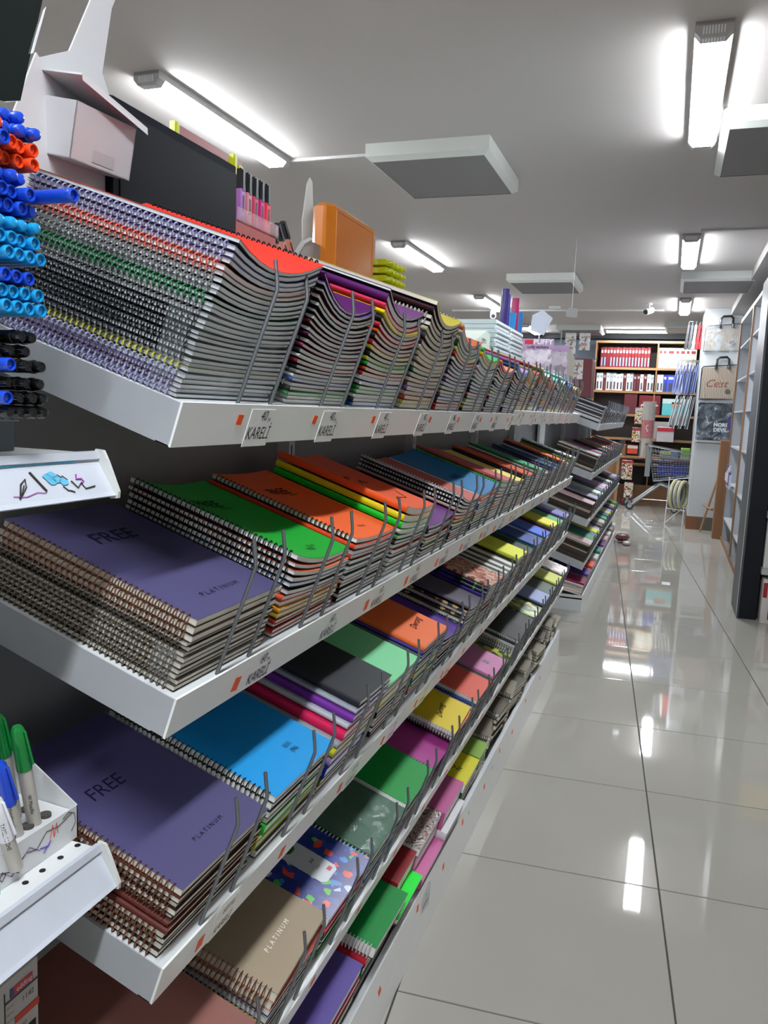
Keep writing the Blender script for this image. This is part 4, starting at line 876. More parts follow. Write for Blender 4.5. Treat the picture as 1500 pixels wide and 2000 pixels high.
MB().tube([(-.83, 1.60, 1.60), (-.83, 1.645, 1.655), (-.83, 1.70, 1.705), (-.83, 1.74, 1.722)], .006, 6).build('box_rim', M('b8b8b6', .5), pb); MB().box(-.93, -.84, 1.60, 1.80, 1.536, 1.60).build('box_base', M('6c6868', .5), pb)
PE = M('dc9484', .35)
for i in range(4):
    highlighter(Matrix.Translation((-.85-.004*i, 1.615+.035*i, 1.630+.012*i)) @ Matrix.Rotation(R(38), 4, 'X'), PE, DKC, 'peach highlighter leaning in the grey box, %s from the left' % (ORD[i] if i else 'first'), 'peach highlighters')
tn = thing('orange_tin', 'tall orange glossy tin case standing on the shelf top', 'tin box', (0, 0, 0))
MB().rbox(-.865, -.80, 1.80, 2.095, 1.536, 1.822, .018).build('case', M('cf7818', .18, var=.04, coat=.5), tn)
MB().tube([(-.80, 1.82, 1.60), (-.80, 1.82, 1.805), (-.80, 2.07, 1.805), (-.80, 2.07, 1.60)], .0015, 6).build('rim', M('d88828', .15, coat=.6), tn)
hs = thing('highlighter_stand', 'red card stand with white lettering and rows of yellow highlighters', 'display stand', (0, 0, 0))
MB().box(-.905, -.90, 2.0, 2.35, 1.536, 1.848).build('header_card', M('7c2028', .4), hs)
V, F = text_geo('permark', .05, .0, .001); MB().add(V, F, 0, Matrix(((0,0,1,-.899),(1,0,0,2.24),(0,1,0,1.805),(0,0,0,1)))).build('header_print', M('e8e4e4', .4), hs)
V, F = text_geo('neon', .035, .0, .001); MB().add(V, F, 0, Matrix(((0,0,1,-.899),(1,0,0,2.27),(0,1,0,1.77),(0,0,0,1)))).build('header_print', M('e8e4e4', .4), hs)
MB().box(-.8995, -.898, 2.215, 2.235, 1.78, 1.80).build('price_dot', ORANGE, hs)
MB().box(-.90, -.86, 2.10, 2.34, 1.536, 1.66).build('stand_base', M('8c1420', .4), hs)
for i in range(5):
    for j in range(4):
        if i == 4 and j == 3: continue
        t = thing('highlighter', 'yellow highlighter pointing out of the red stand, %s row down, %s from the left' % (['top', 'second', 'third', 'fourth', 'lowest'][i], ORD[j] if j else 'first'), 'highlighter', (-.90, 2.20+.036*j, 1.752-.0225*i), group='yellow highlighters in the red stand')
        MB().rbox(0, .098, -.012, .012, -.0085, .0085, .004).build('barrel', YG, t); MB().tube([(.098, 0, -.002), (.112, 0, -.003), (.116, 0, -.003)], [.009, .007, .003], 10).build('cap_tip', YG, t, smooth=True)

def nb_pile(x, y, z, n, c, r, where, W=.2, L=.24, T=.012):
    for k in range(n):
        notebook(Matrix.Translation((x, y, z+k*(T+.0006))) @ Matrix.Rotation(.06*k, 4, 'Z'), 'spiral', c, r, L, W, T, 0, 0, False, 'black ringed notebook %s in the small pile on the shelf top' % ['at the bottom', 'in the middle', 'on top'][k], 'black notebooks on the shelf top')
nb_pile(-.80, 2.82, 1.536+.055, 3, '24282c', RBLACK, '')
tag(MB().rbox(-1.06, -.80, 2.78, 3.06, 1.536, 1.6255, .003).build('carton_box', M('7c6c64', .5)), 'brown-grey flat carton under the three black notebooks', 'box')
mm = thing('memo_box', 'white wedge-shaped box lettered MEMO with a green edge', 'box', (0, 0, 0))
MB().prism([(3.22, 1.536), (3.22, 1.60), (3.55, 1.70), (3.62, 1.69), (3.62, 1.536)], .12, mat=YZ(-.93)).build('carton', M('b4bcb4', .5), mm)
V, F = text_geo('MEMO', .03); MB().add(V, F, 0, Matrix(((0,0,1,-.808),(1,0,0,3.5),(0,1,0,1.64),(0,0,0,1)))).build('carton_print', INK, mm); MB().tube([(-.808, 3.23, 1.59), (-.808, 3.52, 1.582)], .006, 4).build('green_edge', M('1c8048', .4), mm)
for c in range(2):
    for k in range(11):
        mt = Matrix.Translation((0, 0, 0))
        yk = 3.65+.36*c; t = thing('paper_pack', 'white film-wrapped pack, %s up in the %s stack behind the memo box' % (ORD[k] if k else 'first', ['left', 'right'][c]), 'paper pack', (-1.0+.004*(k % 3), yk, 1.536+k*.0205), group='white packs on the shelf top')
        if c == 0 and k == 0: PKM = MB().rbox(0, .205, 0, .33, 0, .0195, .003).mesh('pack', M('c0ccd0', .3, var=.08, coat=.4)); PKL = MB().box(.2055, .2062, .02, .31, .003, .006).mesh('edge_line', M('4c5458', .4))
        link('pack', PKM, t); link('edge_line', PKL, t)
for (y, z, c, nm, lean) in ((3.98, 1.945, '2c2460', 'dark indigo', .01), (4.06, 1.93, '3c3080', 'violet', .0), (4.14, 1.85, '1c78b0', 'blue', .02), (4.30, 1.945, '8c1c50', 'crimson', .0), (4.38, 1.88, '1c64a0', 'deep blue', .01), (4.42, 1.84, 'a83c2c', 'rust red', -.01)):
    t = thing('wrapping_roll', '%s paper roll standing on the shelf top' % nm, 'paper roll', (-.835, y, 1.536)); MB().tube([(0, 0, .001), (lean, 0, z-1.536)], .021, 12).build('roll', M(c, .3, coat=.4), t, smooth=True); MB().tube([(lean, 0, z-1.5365), (lean, 0, z-1.569)], .014, 10).build('roll_core', INK, t)
XZ = lambda y: Matrix(((1,0,0,0),(0,0,-1,y),(0,1,0,0),(0,0,0,1)))
cd = thing('price_card', 'blank white card tilted on a stick above the hanging packs', 'card', (0, 0, 0))
MB().prism([(-.878, 1.954), (-.815, 1.979), (-.755, 1.932), (-.805, 1.829), (-.861, 1.85)][:1]+[(-.815, 1.985), (-.750, 1.935), (-.800, 1.829), (-.885, 1.86)], .003, mat=XZ(5.1)).build('card', M('b8c0d0', .5), cd); MB().tube([(-.83, 5.11, 1.536), (-.83, 5.11, 1.87)], .004, 6).build('stick', WHITE, cd)
PF = pattern('puffy_shapes_print', ['c0acbc', 'a894a8', '7c6478', 'ccc0cc', '9c8898'], 32, 'voronoi', .25)
for k, (x, y, w) in enumerate(((-.90, 4.9, .19), (-.76, 5.0, .13))):
    t = thing('puffy_pack', 'lilac blister pack of puffy shapes %s' % ['lettered PUFFY', 'behind the one lettered PUFFY'][k], 'blister pack', (x, y, 1.5365))
    MB().rbox(0, w, .0, .02, 0, .19, .008).build('bag', PF, t); MB().box(-.005, w+.005, .008, .011, .19, .255-.03*k).build('header_card', M('9c84a4', .4), t)
    MB().rbox(.004, w-.004, -.006, -.002, .005, .185, .006).build('clear_front', CLEAR, t)
    if k == 0:
        V, F = text_geo('PUFFY', .042, 0, .001); MB().add(V, F, 0, Matrix(((1,0,0,.13),(0,0,-1,.007),(0,1,0,.222),(0,0,0,1)))).build('header_print', M('e0dce4', .4), t)
        V, F = text_geo('Lolly stickers', .024, .1, .0005); MB().add(V, F, 0, Matrix(((1,0,0,.1),(0,0,-1,.007),(0,1,0,.198),(0,0,0,1)))).build('header_print', INK, t)
        MB().box(.02, .07, .006, .007, .222, .248).build('red_logo', M('b82430', .4), t)
tag(MB().prism([(-.757, 1.536), (-.757, 1.76), (-.735, 1.785), (-.69, 1.78), (-.667, 1.73), (-.667, 1.536)], .006, mat=XZ(5.68)).build('rounded_card', M('a8a49c', .5)), 'plain grey-white card with rounded top at the end of the near run', 'card')
STK = pattern('sticker_grid_print', ['d0d0cc', '2c2c30', 'b83c3c', 'd8d8d4', 'd0b84c', 'c8c8c8'], 60, 'voronoi', .3)
hr = thing('pack_rail', 'thin metal hanging rail holding the sticker packs above the far run', 'rail', (0, 0, 0)); MB().tube([(-.90, 6.65, 1.5), (-.90, 6.65, 2.02), (-.60, 6.65, 2.02)], .006, 6).tube([(-.90, 6.65, 1.80), (-.60, 6.65, 1.80)], .005, 6).build('rail', STEEL, hr)
for (x, z, w, h, nm) in ((-.86, 1.83, .085, .14, 'upper left'), (-.75, 1.86, .085, .11, 'upper right'), (-.80, 1.63, .095, .13, 'lower')):
    t = thing('sticker_pack', 'hanging pack of stickers, %s one above the far run' % nm, 'sticker pack', (x, 6.6, z))
    MB().box(0, w, 0, .004, 0, h).build('sheet', STK, t); MB().box(0, w, 0, .004, h, h+.025).build('header_card', M('c8c8c4', .4), t); MB().rbox(0, w, -.01, -.0005, 0, h, .004).build('clear_front', CLEAR, t); MB().tube([(w/2, -.01, h+.02), (w/2, .05, h+.02)], .003, 5).build('peg', STEEL, t)
tag(MB().rbox(-.86, -.70, 7.3, 7.6, 1.5005, 1.84, .01).build('maroon_box', M('4c1620', .4)), 'maroon box behind the hanging sticker packs', 'box')
rc = thing('round_notice', 'small white hanging notice near the ceiling above the sticker packs', 'sign', (-.80, 6.4, 2.10)); MB().prism([(-.04, 0), (-.045, .04), (-.02, .07), (.04, .06), (.045, .03), (.04, -.01)], .004, mat=XZ(0)).build('plate', M('c4c4c4', .5), rc); MB().tube([(0, 0, .06), (0, 0, CEIL-2.10)], .001, 4).build('string', WHITE, rc)

# ------------------------------------------------------------------ back wall bookcase
bc = thing('bookcase', 'wide wooden bookcase against the back wall full of red and white books', 'bookcase', (0, 0, 0))
MB().box(-1.24, .62, 13.64, 13.69, 0, 2.56).build('back_board', M('3a3230', .6), bc)
for z in (2.545, 2.13, 1.765, 1.40, 1.02, .62): MB().box(-1.24, .62, 13.28, 13.64, z-.035, z).build('shelf_board', WOODL, bc)
for x in (-1.24, -.3, .6): MB().box(x, x+.02, 13.285, 13.64, 0, 2.51).build('side_board', WOOD, bc)
MB().box(-1.24, .62, 13.26, 13.28, 0, .28).build('plinth', WOOD, bc)
def bookrow(x0, specs, z, grp, y=13.33):
    x = x0
    for k, (c, w, h, lab, dec) in enumerate(specs):
        t = thing('book', lab, 'book', (x, y, z+.0005), group=grp)
        m = c if not isinstance(c, str) else M(c, .4, var=.05)
        MB().rbox(0, w-.002, 0, .2, 0, h, .003).build('book_body', m, t)
        if dec: MB().box(w*.28, w*.72, -.001, .0, .02, h*.5).build('spine_panel', M(dec[0], .4), t); MB().box(w*.2, w*.8, -.001, .0, h*.72, h*.86).build('spine_mark', M(dec[1], .4), t)
        x += w
bookrow(-1.16, [('6c0c14', .0475, .31+.006*(k % 2), 'red dictionary with blue spine panel, %s from the left on the highest board' % (ORD[k] if k else 'first'), ('6c90b8' if k != 2 else '6c0c14', 'b8a8a8')) for k in range(16)], 2.13, 'red dictionaries on the bookcase')
bookrow(-.30+.022-.0, [('c8c4b0', w, .315, 'cream boxed volume, %s from the left beside the red row' % (ORD[k] if k else 'first'), ('a8a494', '8c2c2c')) for k, w in enumerate((.06, .06, .13, .06, .09, .06, .1))], 2.13, 'cream volumes on the bookcase')
rr = random.Random(5)
bookrow(-1.2, [(['c8ccd0', 'b8bcc4', 'a0a4ac', 'd0d4d4', '54181c', 'ccd0d4'][(k*5) % 6 if k not in (11, 12) else 4], .052, .26+.02*rr.random(), '%s book, %s from the left on the second board' % ('white' if k not in (11, 12) else 'dark red', ORD[k] if k else 'first'), (['2c2c30', '38383c', '5c2c2c'][k % 3], '8c8c90')) for k in range(17)], 1.765, 'white books on the second board')
bookrow(-.275, [(['d0d4d4', 'c4c8cc', '2c3ca0', '3444a8'][k] if k < 4 else 'c8c8c8', [.05, .05, .05, .12, .06, .06][k], .27, '%s book at the right part of the second board, %s of six' % (['white', 'pale', 'blue', 'wide blue', 'light', 'light grey'][k], ['first', 'second', 'third', 'fourth', 'fifth', 'last'][k]), ('38383c', 'c0c0c0')) for k in range(6)], 1.765, 'books near the blue ones')
# mid-height goods
def goods(name, label, cat, x0, x1, y0, y1, z0, z1, c, txt=None, tc='e8e4e4', ts=.05, extra=None):
    t = thing(name, label, cat, (0, 0, 0)); MB().rbox(x0, x1, y0, y1, z0, z1, .006).build('carton', M(c, .4, var=.05), t)
    if txt: V, F = text_geo(txt, ts, 0, .001); MB().add(V, F, 0, Matrix(((1,0,0,(x0+x1)/2),(0,0,-1,y0-.002),(0,1,0,(z1-.1 if z1-z0 > .6 else (z0+z1)/2-ts*.3)),(0,0,0,1)))).build('carton_print', M(tc, .4), t)
    for e in (extra or []): MB().box(x0+(x1-x0)*e[0], x0+(x1-x0)*e[1], y0-.003, y0-.001, z0+(z1-z0)*e[2], z0+(z1-z0)*e[3]).build('colour_band', M(e[4], .4), t)
goods('display_box', 'red sign box reading platin platin before the back bookcase', 'sign', -.515, -.19, 13.29, 13.45, 1.4005, 1.70, '64101a', 'platin platin', ts=.055)
goods('display_box', 'dark red stand panel left of the platin sign', 'display stand', -.74, -.54, 13.29, 13.40, 1.4005, 1.72, '541820')
goods('toy_box', 'turquoise box with an orange patch on the third board', 'box', -.16, .24, 13.3, 13.5, 1.402, 1.66, '58b0b4', extra=[(.35, .75, .55, .8, 'd87c4c'), (0, 1, .7, 1, 'b0c4c4')])
goods('carton_box', 'grey carton on the fourth board', 'box', -.27, -.02, 13.3, 13.5, 1.022, 1.13+.17, '908c8c'); goods('carton_box', 'white and red carton below the turquoise box', 'box', -.20, .05, 13.1, 13.27, .99, 1.22, 'c4c0c4', extra=[(0, 1, .7, .95, 'b82434')])
tag(MB().box(-.75, .5, 12.72, 13.2, .72, .745).box(-.75, -.73, 12.74, 13.2, 0, .72).box(.45, .47, 12.74, 13.2, 0, .72).build('display_table', WOOD), 'low wooden table before the back bookcase carrying small cartons', 'table')
goods('small_carton', 'blue and white small carton with a yellow-green lid on the low table', 'box', -.13, .14, 12.8, 12.95, .7455, .86, '6c84a8', extra=[(0, .6, .55, 1, 'b8c850')]); goods('small_carton', 'green small carton on the low table at its right end', 'box', .17, .30, 12.8, 12.92, .7455, .92, '8cb848', extra=[(0, 1, 0, .3, '9cc4b4')])
fr = thing('flag_pack', 'tall clear pack with a red crescent flag before the back wall', 'flag', (-.33, 12.62, .7455)); 
MB().tube([(0, 0, 0), (0, 0, .85)], .10, 12).build('clear_tube', CLEAR, fr, smooth=True); MB().tube([(0, 0, .02), (0, 0, .3)], .075, 12).build('cream_roll', M('a89c8c', .5), fr); MB().tube([(0, 0, .57), (0, 0, .84)], .085, 12).build('grey_roll', M('9c948c', .5), fr); MB().tube([(0, 0, .3), (0, 0, .57)], .085, 14).build('flag', M('a01c24', .4), fr)
MB().tube([(.02*math.cos(t)-.0, -.088, .46+.035*math.sin(t)) for t in [math.pi*(.35+1.3*i/8) for i in range(9)]], .006, 5).build('crescent', M('e0d8d8', .4), fr); MB().prism([(.012*math.cos(t*math.pi/5)*(1 if t % 2 == 0 else .45), .012*math.sin(t*math.pi/5)*(1 if t % 2 == 0 else .45)) for t in range(10)], .002, mat=Matrix(((1,0,0,0),(0,0,-1,-.087),(0,1,0,.405),(0,0,0,1)))).build('star', M('e0d8d8', .4), fr)
for k, (x0, x1, z0, z1, c, nm) in enumerate(((-.53, -.42, 1.25, 1.50, None, 'highest'), (-.55, -.43, .98, 1.20, None, 'second'), (-.60, -.45, .80, .93, 'd84820', 'orange-red'), (-.66, -.50, .40, .70, None, 'third'), (-.60, -.47, .12, .36, None, 'lowest'), (-.62, -.44, -.0+.001, .11, '6c1824', 'dark red'))):
    t = thing('hanging_pack', '%s pack of the column hanging left of the flag pack' % nm, 'hanging pack', (0, 0, 0)); MB().rbox(x0, x1, 12.64, 12.66, z0, z1, .008).build('pack', STK if c is None else M(c, .4), t); MB().box(x0, x1, 12.636, 12.64, z1-.05, z1-.01).build('header_card', M('a03030' if k % 2 else 'c8c8c8', .4), t)
goods('carton_box', 'brown carton behind the trolley on the left', 'box', -.98, -.64, 12.9, 13.2, .4, .92, '8c6448', extra=[(.55, .75, .5, .8, 'd8b83c')])
tag(MB().box(-.72, -.68, 12.3, 12.34, 0, .75).box(-.90, -.68, 12.3, 12.34, .35, .38).build('wooden_post', WOODL), 'pale wooden post beside the trolley wheels', 'post')

# ------------------------------------------------------------------ shopping trolley
tr = thing('shopping_trolley', 'grey metal shopping trolley with blue baskets inside', 'shopping trolley', (0, 0, 0))
CH = M('94989c', .3, .85)
Yn, Yf = 12.12, 12.62
for y in (Yn, Yf):
    MB().tube([(-.46, y, .075), (-.20, y, .30), (-.08, y, .40), (.06, y, .36), (.32, y, .12)], .021, 8).build('side_frame', CH, tr, smooth=True)
MB().tube([(-.10, Yn, .40), (-.10, Yf, .40)], .014, 8).tube([(-.35, Yn, .17), (.14, Yn, .17)], .008, 6).build('cross_bar', CH, tr)
for n_, (x, y) in enumerate(((-.48, Yn), (-.54, Yf), (.14, Yn), (.30, Yf))):
    w = MB().tube([(0, -.012, 0), (0, .012, 0)], .062 if n_ < 2 else .05, 18).build('wheel', M('28282a', .6), tr, loc=(x, y, .063 if n_ < 2 else .051)); MB().tube([(0, -.015, 0), (0, .015, 0)], .032, 14).build('wheel_hub', M('a0a4a8', .4), w); MB().box(-.02, .02, -.02, -.016, .0, .09).box(-.02, .02, .016, .02, 0, .09).box(-.02, .02, -.02, .02, .075, .09).build('fork', CH, w)
# basket: wires
x0, x1 = -.22, .30; mb = MB(); zt0, zt1, zb0, zb1 = .95, .86, .44, .52
for y in (Yn, Yf):
    mb.tube([(x0-.06, y, zt0), (x1+.02, y, zt1)], .008, 6); mb.tube([(x0+.04, y, zb0), (x1, y, zb1)], .008, 6)
    for k in range(1, 7): q = k/7; mb.tube([(x0-.05+.08*q, y, zt0+(zb0-zt0)*q), (x1+.018-.01*q, y, zt1+(zb1-zt1)*q)], .0035, 4)
    for k in range(0, 15): q = k/14; mb.tube([(x0-.06+(x1-x0+.08)*q, y, zt0+(zt1-zt0)*q), (x0+.04+(x1-x0-.04)*q, y, zb0+(zb1-zb0)*q)], .0022, 4)
for k in range(0, 11):
    y = Yn+(Yf-Yn)*k/10; mb.tube([(x1+.02, y, zt1), (x1, y, zb1)], .003, 4); mb.tube([(x0+.04, y, zb0), (x1, y, zb1)], .003, 4); mb.tube([(x0-.06, y, zt0), (x0+.04, y, zb0)], .003, 4)
mb.tube([(x1+.02, Yn, zt1), (x1+.02, Yf, zt1)], .008, 6); mb.build('wire_basket', CH, tr)
MB().tube([(x0-.10, Yn-.01, .97), (x0-.10, Yf+.01, .97)], .016, 8).build('handle', M('50545a', .4), tr); MB().box(x0-.09, x0-.02, Yn+.05, Yf-.05, .50, .93).build('end_panel', M('7c8084', .4), tr); MB().box(x0-.095, x0-.085, Yn+.1, Yn+.2, .70, .8).build('red_badge', M('a82430', .4), tr)
for k in range(2):
    b = thing('hand_basket', 'blue plastic basket in the trolley, %s one' % ['left', 'right'][k], 'basket', (-.13+.2*k, 12.2, .535)); mb = MB(); mb.box(0, .18, 0, .3, 0, .006)
    for q in range(8): mb.box(q*.025, q*.025+.014, -.004, 0, .0, .13); mb.box(q*.025, q*.025+.014, .3, .304, 0, .13)
    mb.box(-.004, .19, -.006, 0, .12, .135).box(-.004, .19, .3, .306, .12, .135).box(-.004, 0, 0, .3, 0, .135).box(.186, .19, 0, .3, 0, .135).build('crate', M('2c3c98', .4), b)
    MB().tube([(.02, .15, .13), (.05, .15, .21), (.13, .15, .21), (.16, .15, .13)], .005, 5).build('handle', M('2c3c98', .4), b)
co = thing('coiled_hoops', 'yellow and blue round hoops on a white wire stand beside the trolley', 'hoops', (.115, 10.7, 0))
for rr_, m, dx in ((.17, M('b8b48c', .4), 0), (.13, M('3c6cb4', .4), .0), (.16, M('a8a894', .4), .05), (.165, M('b0ac88', .4), .10)):
    MB().tube([(dx+.045*math.cos(t)*1.3, rr_*math.cos(t)*.9, .40+rr_*math.sin(t)) for t in [2*math.pi*i/20 for i in range(20)]], .022 if rr_ != .13 else .03, 6, closed=True).build('hoop', m, co, smooth=True)
MB().tube([(-.09, -.05, 0), (-.08, -.05, .62)], .006, 5).tube([(.12, -.05, 0), (.12, -.05, .25)], .006, 5).tube([(-.09, -.05, .22), (.14, -.05, .20)], .006, 5).tube([(-.08, .1, .02), (.14, .1, .25)], .006, 5).tube([(-.09, -.05, .22), (-.09, .12, .22), (-.09, .12, 0)], .006, 5).build('wire_stand', WHITE, co)

# ------------------------------------------------------------------ pillar and hanging bags
pil = struct(MB().rbox(.275, .70, 10.45, 11.3, .16, CEIL, .008).build('wall_pillar', M('b4b7ba', .5, var=.02)))
MB().box(.27, .41, 10.44, 11.3, 0, .16).build('baseboard_pillar', M('74492c', .5), pil); MB().box(.41, .70, 10.446, 11.3, 0, .16).build('baseboard_grey', M('5c5850', .6), pil)
tag(MB().box(.29, .68, 10.40, 10.445, 1.085, 1.11).build('metal_ledge', M('c0c2c4', .3, .5)), 'narrow metal ledge across the white pillar under the dark bag', 'ledge')
KRAFT = pattern('ink_sketch_print', ['94887c', '8a7e74', '9c9080', '60544c', 'a09484'], 7, 'bands', .35, 6.0)
def folio(z0, z1, label, m, txt, frame):
    t = thing('portfolio_case', label, 'portfolio case', (0, 0, 0)); x0, x1 = .288, .69
    MB().box(x0+.012, x1-.01, 10.418, 10.440, z0+.012, z1-.012).build('drawing_cover', m, t); MB().tube([(x0, 10.425, z0), (x0+.003, 10.425, z1-.02), (x0+.02, 10.425, z1), (x1, 10.425, z1+.03), (x1, 10.425, z0+.02)], .008, 6, closed=True).build('black_frame', frame, t)
    xm = .52; MB().tube([(xm-.07, 10.42, z1), (xm-.065, 10.41, z1+.085), (xm-.04, 10.41, z1+.11), (xm+.04, 10.41, z1+.115), (xm+.065, 10.41, z1+.09), (xm+.07, 10.42, z1+.01)], .014, 8).build('handle', BLK, t, smooth=True)
    MB().tube([(xm-.07, 10.41, z1-.03), (xm-.07, 10.41, z1+.01)], .018, 8).tube([(xm+.07, 10.41, z1-.02), (xm+.07, 10.41, z1+.02)], .018, 8).build('handle_foot', BLK, t)
    if txt: V, F = text_geo(txt, .13, .4); MB().add(V, F, 0, Matrix(((1,0,0,.46),(0,0,-1,10.416),(0,1,0,z0+.15),(0,0,0,1)))).build('cover_print', M('7c4438', .5), t)
    MB().tube([(.60, 10.417, z0+.10), (.60, 10.4145, z0+.10)], .03, 14).build('dark_seal', M('4c4844', .5), t)
    return t
f1_ = folio(2.17, 2.47, 'film-wrapped brown portfolio case hanging highest on the white pillar', KRAFT, None, M('1c1e22', .4))
MB().rbox(.285, .70, 10.398, 10.41, 2.14, 2.5, .01).build('film_cover', film('bag_film', .05, (.6, .7, .8, 1), 9, .1, .6, .25), f1_)
folio(1.60, 1.99, 'brown portfolio case with red script, middle one on the white pillar', KRAFT, 'Cest', M('1c1e22', .4))
bg = thing('printed_bag', 'glossy dark bag with white lettering, lowest on the white pillar', 'bag', (0, 0, 0)); DP = pattern('dark_bag_print', ['12161e', '1c2430', '12161e', '30343c', '161a22', '8c9098'], 9, 'noise', .2, 2.0)
MB().rbox(.29, .69, 10.405, 10.44, 1.112, 1.56, .03).build('bag', DP, bg)
for tt, z in (('MORE', 1.28), ('DEVIL', 1.22)): V, F = text_geo(tt, .06, 0, .003); MB().add(V, F, 0, Matrix(((1,0,0,.56),(0,0,-1,10.402),(0,1,0,z),(0,0,0,1)))).build('bag_print', M('c8ccd0', .4), bg)
MB().rbox(.285, .695, 10.39, 10.40, 1.112, 1.58, .01).build('film_cover', film('bag_film_dark', .03, (.5, .6, .7, 1), 9, .08, .6, .2), bg); MB().box(.63, .70, 10.385, 10.389, 1.25, 1.40).build('violet_patch', M('3c3870', .4), bg)
def slim(x, y, zt, h, m, edge, label, grp, tilt=.1, w=.05):
    t = thing('slim_case', label, 'case', (x, y, zt), (0, 0, 0), grp)
    V = [(-.008, -.03, 0), (.010, -.03, 0), (.010+tilt*h*-.6, -w, -h), (-.022-tilt*h*.6, -w, -h)]
    mb = MB(); P0 = V; V2 = [(a, b+.10, c) for a, b, c in P0]; mb.add(P0+V2, [(0,3,2,1), (4,5,6,7), (0,1,5,4), (1,2,6,5), (2,3,7,6), (3,0,4,7)]).build('sleeve', m, t)
    MB().tube([(p[0], p[1]-.004, p[2]) for p in P0], .0035, 5, closed=True).build('piping', edge, t); MB().tube([(0, 0, 0), (0, 0, .03), (.01, 0, .045), (.3-x, 0, .045)], .003, 5).build('hook', STEEL, t)
BL2 = M('1c2c70', .35, coat=.3)
for i in range(7): slim(.02+.038*i, 10.62+.05*(i % 2), 2.03-.012*(i % 3), .36, BL2, M('8c9cc4', .3), 'blue hanging case, %s from the left beside the pillar' % (ORD[i] if i else 'first'), 'blue hanging cases', .12+.03*(i % 3))
for i in range(6): slim(.04+.04*i, 10.60+.05*(i % 2), 1.64-.01*(i % 2), .37+.03*(i % 2), M('3c4450', .3, coat=.3), M('d4d8dc', .3), 'film-wrapped case with white piping, %s from the left' % (ORD[i] if i else 'first'), 'white-piped hanging cases', .25)
for i, (c, nm) in enumerate((('24242c', 'black'), ('3c4048', 'dark grey'), ('c8c0b8', 'cream'), ('b81820', 'red'), ('c41c28', 'bright red'))): slim(.10+.042*i, 10.64, 2.50, .29, M(c, .4), M(c, .4), '%s hanging case at the top beside the pillar' % nm, 'upper hanging cases', .06)
tag(MB().box(.262, .274, 10.5, 10.9, 1.2, 2.62).build('peg_panel', M('a0a2a6', .5)), 'grey peg panel on the pillar side carrying the hanging cases', 'panel')
ea = thing('easel', 'pale wooden easel leaning before the white pillar', 'easel', (0, 0, 0)); MB().tube([(.43, 10.2, .012), (.60, 10.15, .80)], .013, 6).build('leg', WOODL, ea); MB().tube([(.53, 10.1, .30), (.44, 10.25, .34)], .014, 6).build('cross_bar', WOODL, ea); MB().tube([(.62, 10.3, .012), (.60, 10.15, .80)], .013, 6).build('leg', WOODL, ea); MB().tube([(.50, 10.16, .30), (.62, 10.2, .29)], .014, 6).build('tray_bar', WOODL, ea)

# ------------------------------------------------------------------ right side cabinets
wd = tag(MB().rbox(.545, .66, 9.78, 9.92, 0, 1.13, .006).build('wooden_board', WOOD), 'upright brown wooden panel between the pillar and the cabinets', 'panel')
cb = thing('wall_cabinet', 'tall open cabinet with brown posts and white back along the right wall', 'cabinet', (0, 0, 0)); CW = M('b4b8be', .45, var=.02)
MB().box(.94, .96, 6.35, 9.74, 0, 2.42).build('back_board', CW, cb)
for y in (9.70, 8.26, 6.36): MB().box(.64, .94, y, y+.03, 0, 2.42).build('side_board', CW, cb); MB().box(.630, .642, y-.012, y+.042, 0, 2.45).build('post', WOOD, cb)
for z in (2.16, 1.80, 1.46, 1.08, .66, .27): MB().box(.645, .94, 6.39, 9.70, z-.018, z).build('shelf_board', CW, cb); 
MB().box(.632, .94, 6.36, 9.73, 2.42, 2.46).build('cornice', M('b0b2b4', .4), cb); MB().box(.632, .64, 6.36, 9.73, 0, .05).build('plinth', WOOD, cb)
tg = thing('tag_bundle', 'bundle of violet and white tags hanging on the cabinet post', 'tags', (.62, 9.0, .66))
for k in range(9): MB().box(-.02-.006*(k % 3), .0-.006*(k % 3), -.25+.05*k, -.17+.05*k, .0+.03*(k % 3), .14+.03*(k % 4)).build('tag', M(['c4c4cc', '5c4c94', 'd0d0d4'][k % 3], .4), tg)
for (y, z, c, nm) in ((9.2, 1.802, '58a070', 'green-edged'), (9.3, 1.082, '5c5484', 'violet'), (9.1, 2.162, 'c8ccd0', 'white')): tag(MB().prism([(-.10, 0), (-.04, .2), (.10, .24), (.06, 0)], .01, mat=Matrix(((0,0,1,.72),(1,0,0,y),(0,1,0,z),(0,0,0,1)))).build('leaflet', M(c, .4)), '%s leaflet leaning on a shelf of the tall cabinet' % nm, 'leaflet')
dk = thing('dark_shelving', 'dark navy book shelving with a tall end panel at the right edge', 'bookcase', (0, 0, 0))
MB().box(.530, .545, 5.86, 6.32, 0, 2.32).build('grey_side', M('4c5056', .4), dk); MB().box(.5455, .655, 5.86, 6.32, 0, 2.32).build('end_panel', NAVY, dk)
MB().box(.528, .532, 5.852, 5.86, 0, 2.32).build('trim_strip', M('c0c4c8', .3, .4), dk)
MB().box(.655, 1.6, 6.22, 6.32, 0, 2.32).build('back_board', NAVY, dk); MB().box(1.6, 1.63, 5.86, 6.32, 0, 2.32).build('side_board', NAVY, dk)
for z in (.37, .755, 1.14, 1.55, 1.95): MB().box(.656, 1.6, 5.80, 6.22, z-.04, z).build('shelf_board', M('a8aaac', .4), dk)
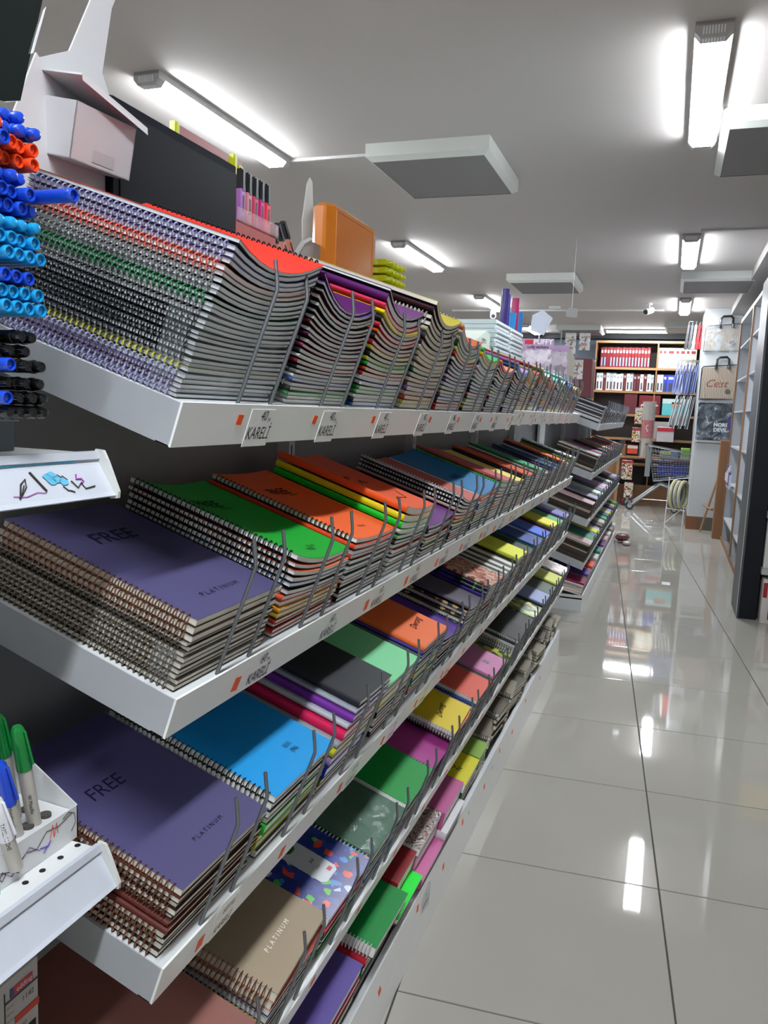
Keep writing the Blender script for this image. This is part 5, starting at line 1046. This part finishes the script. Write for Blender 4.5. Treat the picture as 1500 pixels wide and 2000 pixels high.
for i in range(3):
    t = thing('boxed_set', 'boxed book set with dark red front on the lowest level, %s' % ['nearest the end panel', 'second', 'third'][i], 'box', (.61+.06+.27*i, 5.78, 0), group='boxed sets on the floor'); MB().rbox(0, .26, 0, .3, 0.001, .30, .004).build('carton', M('c8c4c0', .4), t)
    MB().box(.045, .255, -.002, 0, .03, .27).build('red_front', M('6c1820', .4), t); MB().box(.045, .255, -.004, -.002, .21, .27).build('dark_band', M('2c2424', .4), t); MB().box(.004, .03, -.003, 0, .18, .28).build('red_label', M('982028', .4), t)
    for kk, (tt, sz, zz) in enumerate((('BAŞARI', .035, .225), ('TYT', .05, .12), ('2021', .03, .06))): V, F = text_geo(tt, sz); MB().add(V, F, 0, Matrix(((1,0,0,.15),(0,0,-1,-.0045),(0,1,0,zz),(0,0,0,1)))).build('carton_print', M('d8d0c0', .4), t)
    for sgn in (-1, 1): MB().tube([(.15+sgn*(.045+.02*math.sin(q)), -.004, .09+.1*q/3) for q in (0, 1, 2, 3)], .004, 5).build('laurel', M('b09858', .4), t)
for i in range(9):
    t = thing('test_book', 'white test book lettered DİNAMO sideways, %s from the end panel' % (ORD[i] if i else 'first'), 'book', (.665+.10*i, 5.83, .3705), group='white test books'); MB().rbox(0, .095, 0, .24, 0, .35, .003).build('book_body', M('c8c8c4', .4), t); MB().box(.008, .04, -.002, 0, .25, .34).build('red_label', M('a81c28', .4), t)
    V, F = text_geo('DİNAMO', .042, .2, .002); MB().add(V, F, 0, Matrix(((0,1,0,.048),(0,0,-1,-.0025),(-1,0,0,.16),(0,0,0,1)))).build('spine_print', INK, t)
    V, F = text_geo('TYT Soru Bankası', .014, 0); MB().add(V, F, 0, Matrix(((0,1,0,.02),(0,0,-1,-.0025),(-1,0,0,.15),(0,0,0,1)))).build('spine_print', INK, t)
bookrow(.665, [('c4ccd0', .035, .31, 'pale book with red top, %s on the level above the DİNAMO books' % (ORD[i] if i else 'first'), ('5c6c7c', 'b0303c')) for i in range(22)], .755, 'pale books on the dark shelving', 5.84)
bookrow(.672, [('e0c41c', .05, .28, 'yellow book, %s on the upper level of the dark shelving' % (ORD[i] if i else 'first'), ('c8a81c', '2c2c2c')) for i in range(12)], 1.14, 'yellow books on the dark shelving', 5.84)
bookrow(.672, [('b8b4b0', .05, .28, 'light book, %s on the highest used level of the dark shelving' % (ORD[i] if i else 'first'), ('3c4c8c', '2c2c2c')) for i in range(12)], 1.55, 'light books on the dark shelving', 5.84)

# ------------------------------------------------------------------ floor litter
def sheetf(cx, cy, w, l, rz, label, m):
    rnd = random.Random(int(cx*100)); n = 8; V = []
    for i in range(n+1):
        for j in range(n+1): V.append(((i/n-.5)*w+rnd.uniform(-.01, .01), (j/n-.5)*l+rnd.uniform(-.01, .01), .001+rnd.uniform(0, .012)))
    F = [(a*(n+1)+b, (a+1)*(n+1)+b, (a+1)*(n+1)+b+1, a*(n+1)+b+1) for a in range(n) for b in range(n)]
    return tag(MB().add(V, F).build('plastic_sheet', m, loc=(cx, cy, 0), rot=(0, 0, rz)), label, 'plastic sheet')
FL = film('floor_film', .03, (.9, .95, 1, 1), 6, .1, .6, .12)
sheetf(-.25, 10.4, .25, 1.9, .12, 'long clear plastic sheet on the floor before the trolley', FL); sheetf(.08, 9.9, .3, 1.3, -.35, 'second clear plastic sheet lying on the aisle floor near the pillar', FL); sheetf(-.02, 4.7, .3, .9, .1, 'thin clear plastic sheet on the aisle floor near the far run', FL)
tag(MB().box(.035, .10, 6.75, 6.87, .0003, .0015).build('floor_sticker', M('c8c8c8', .4)), 'small white square sticker on the aisle floor', 'sticker')
pk = thing('fallen_packet', 'crumpled maroon packet on the floor beside the far run', 'packet', (-.40, 8.9, 0)); MB().ball((0, 0, .05), .1, 0, 9, (.8, 1.6, .42)).build('packet', M('4c1820', .3, bump=.5), pk); MB().ball((.06, -.22, .025), .07, 0, 7, (.7, 1.2, .3)).build('loose_flap', M('b8b0b0', .3), pk)
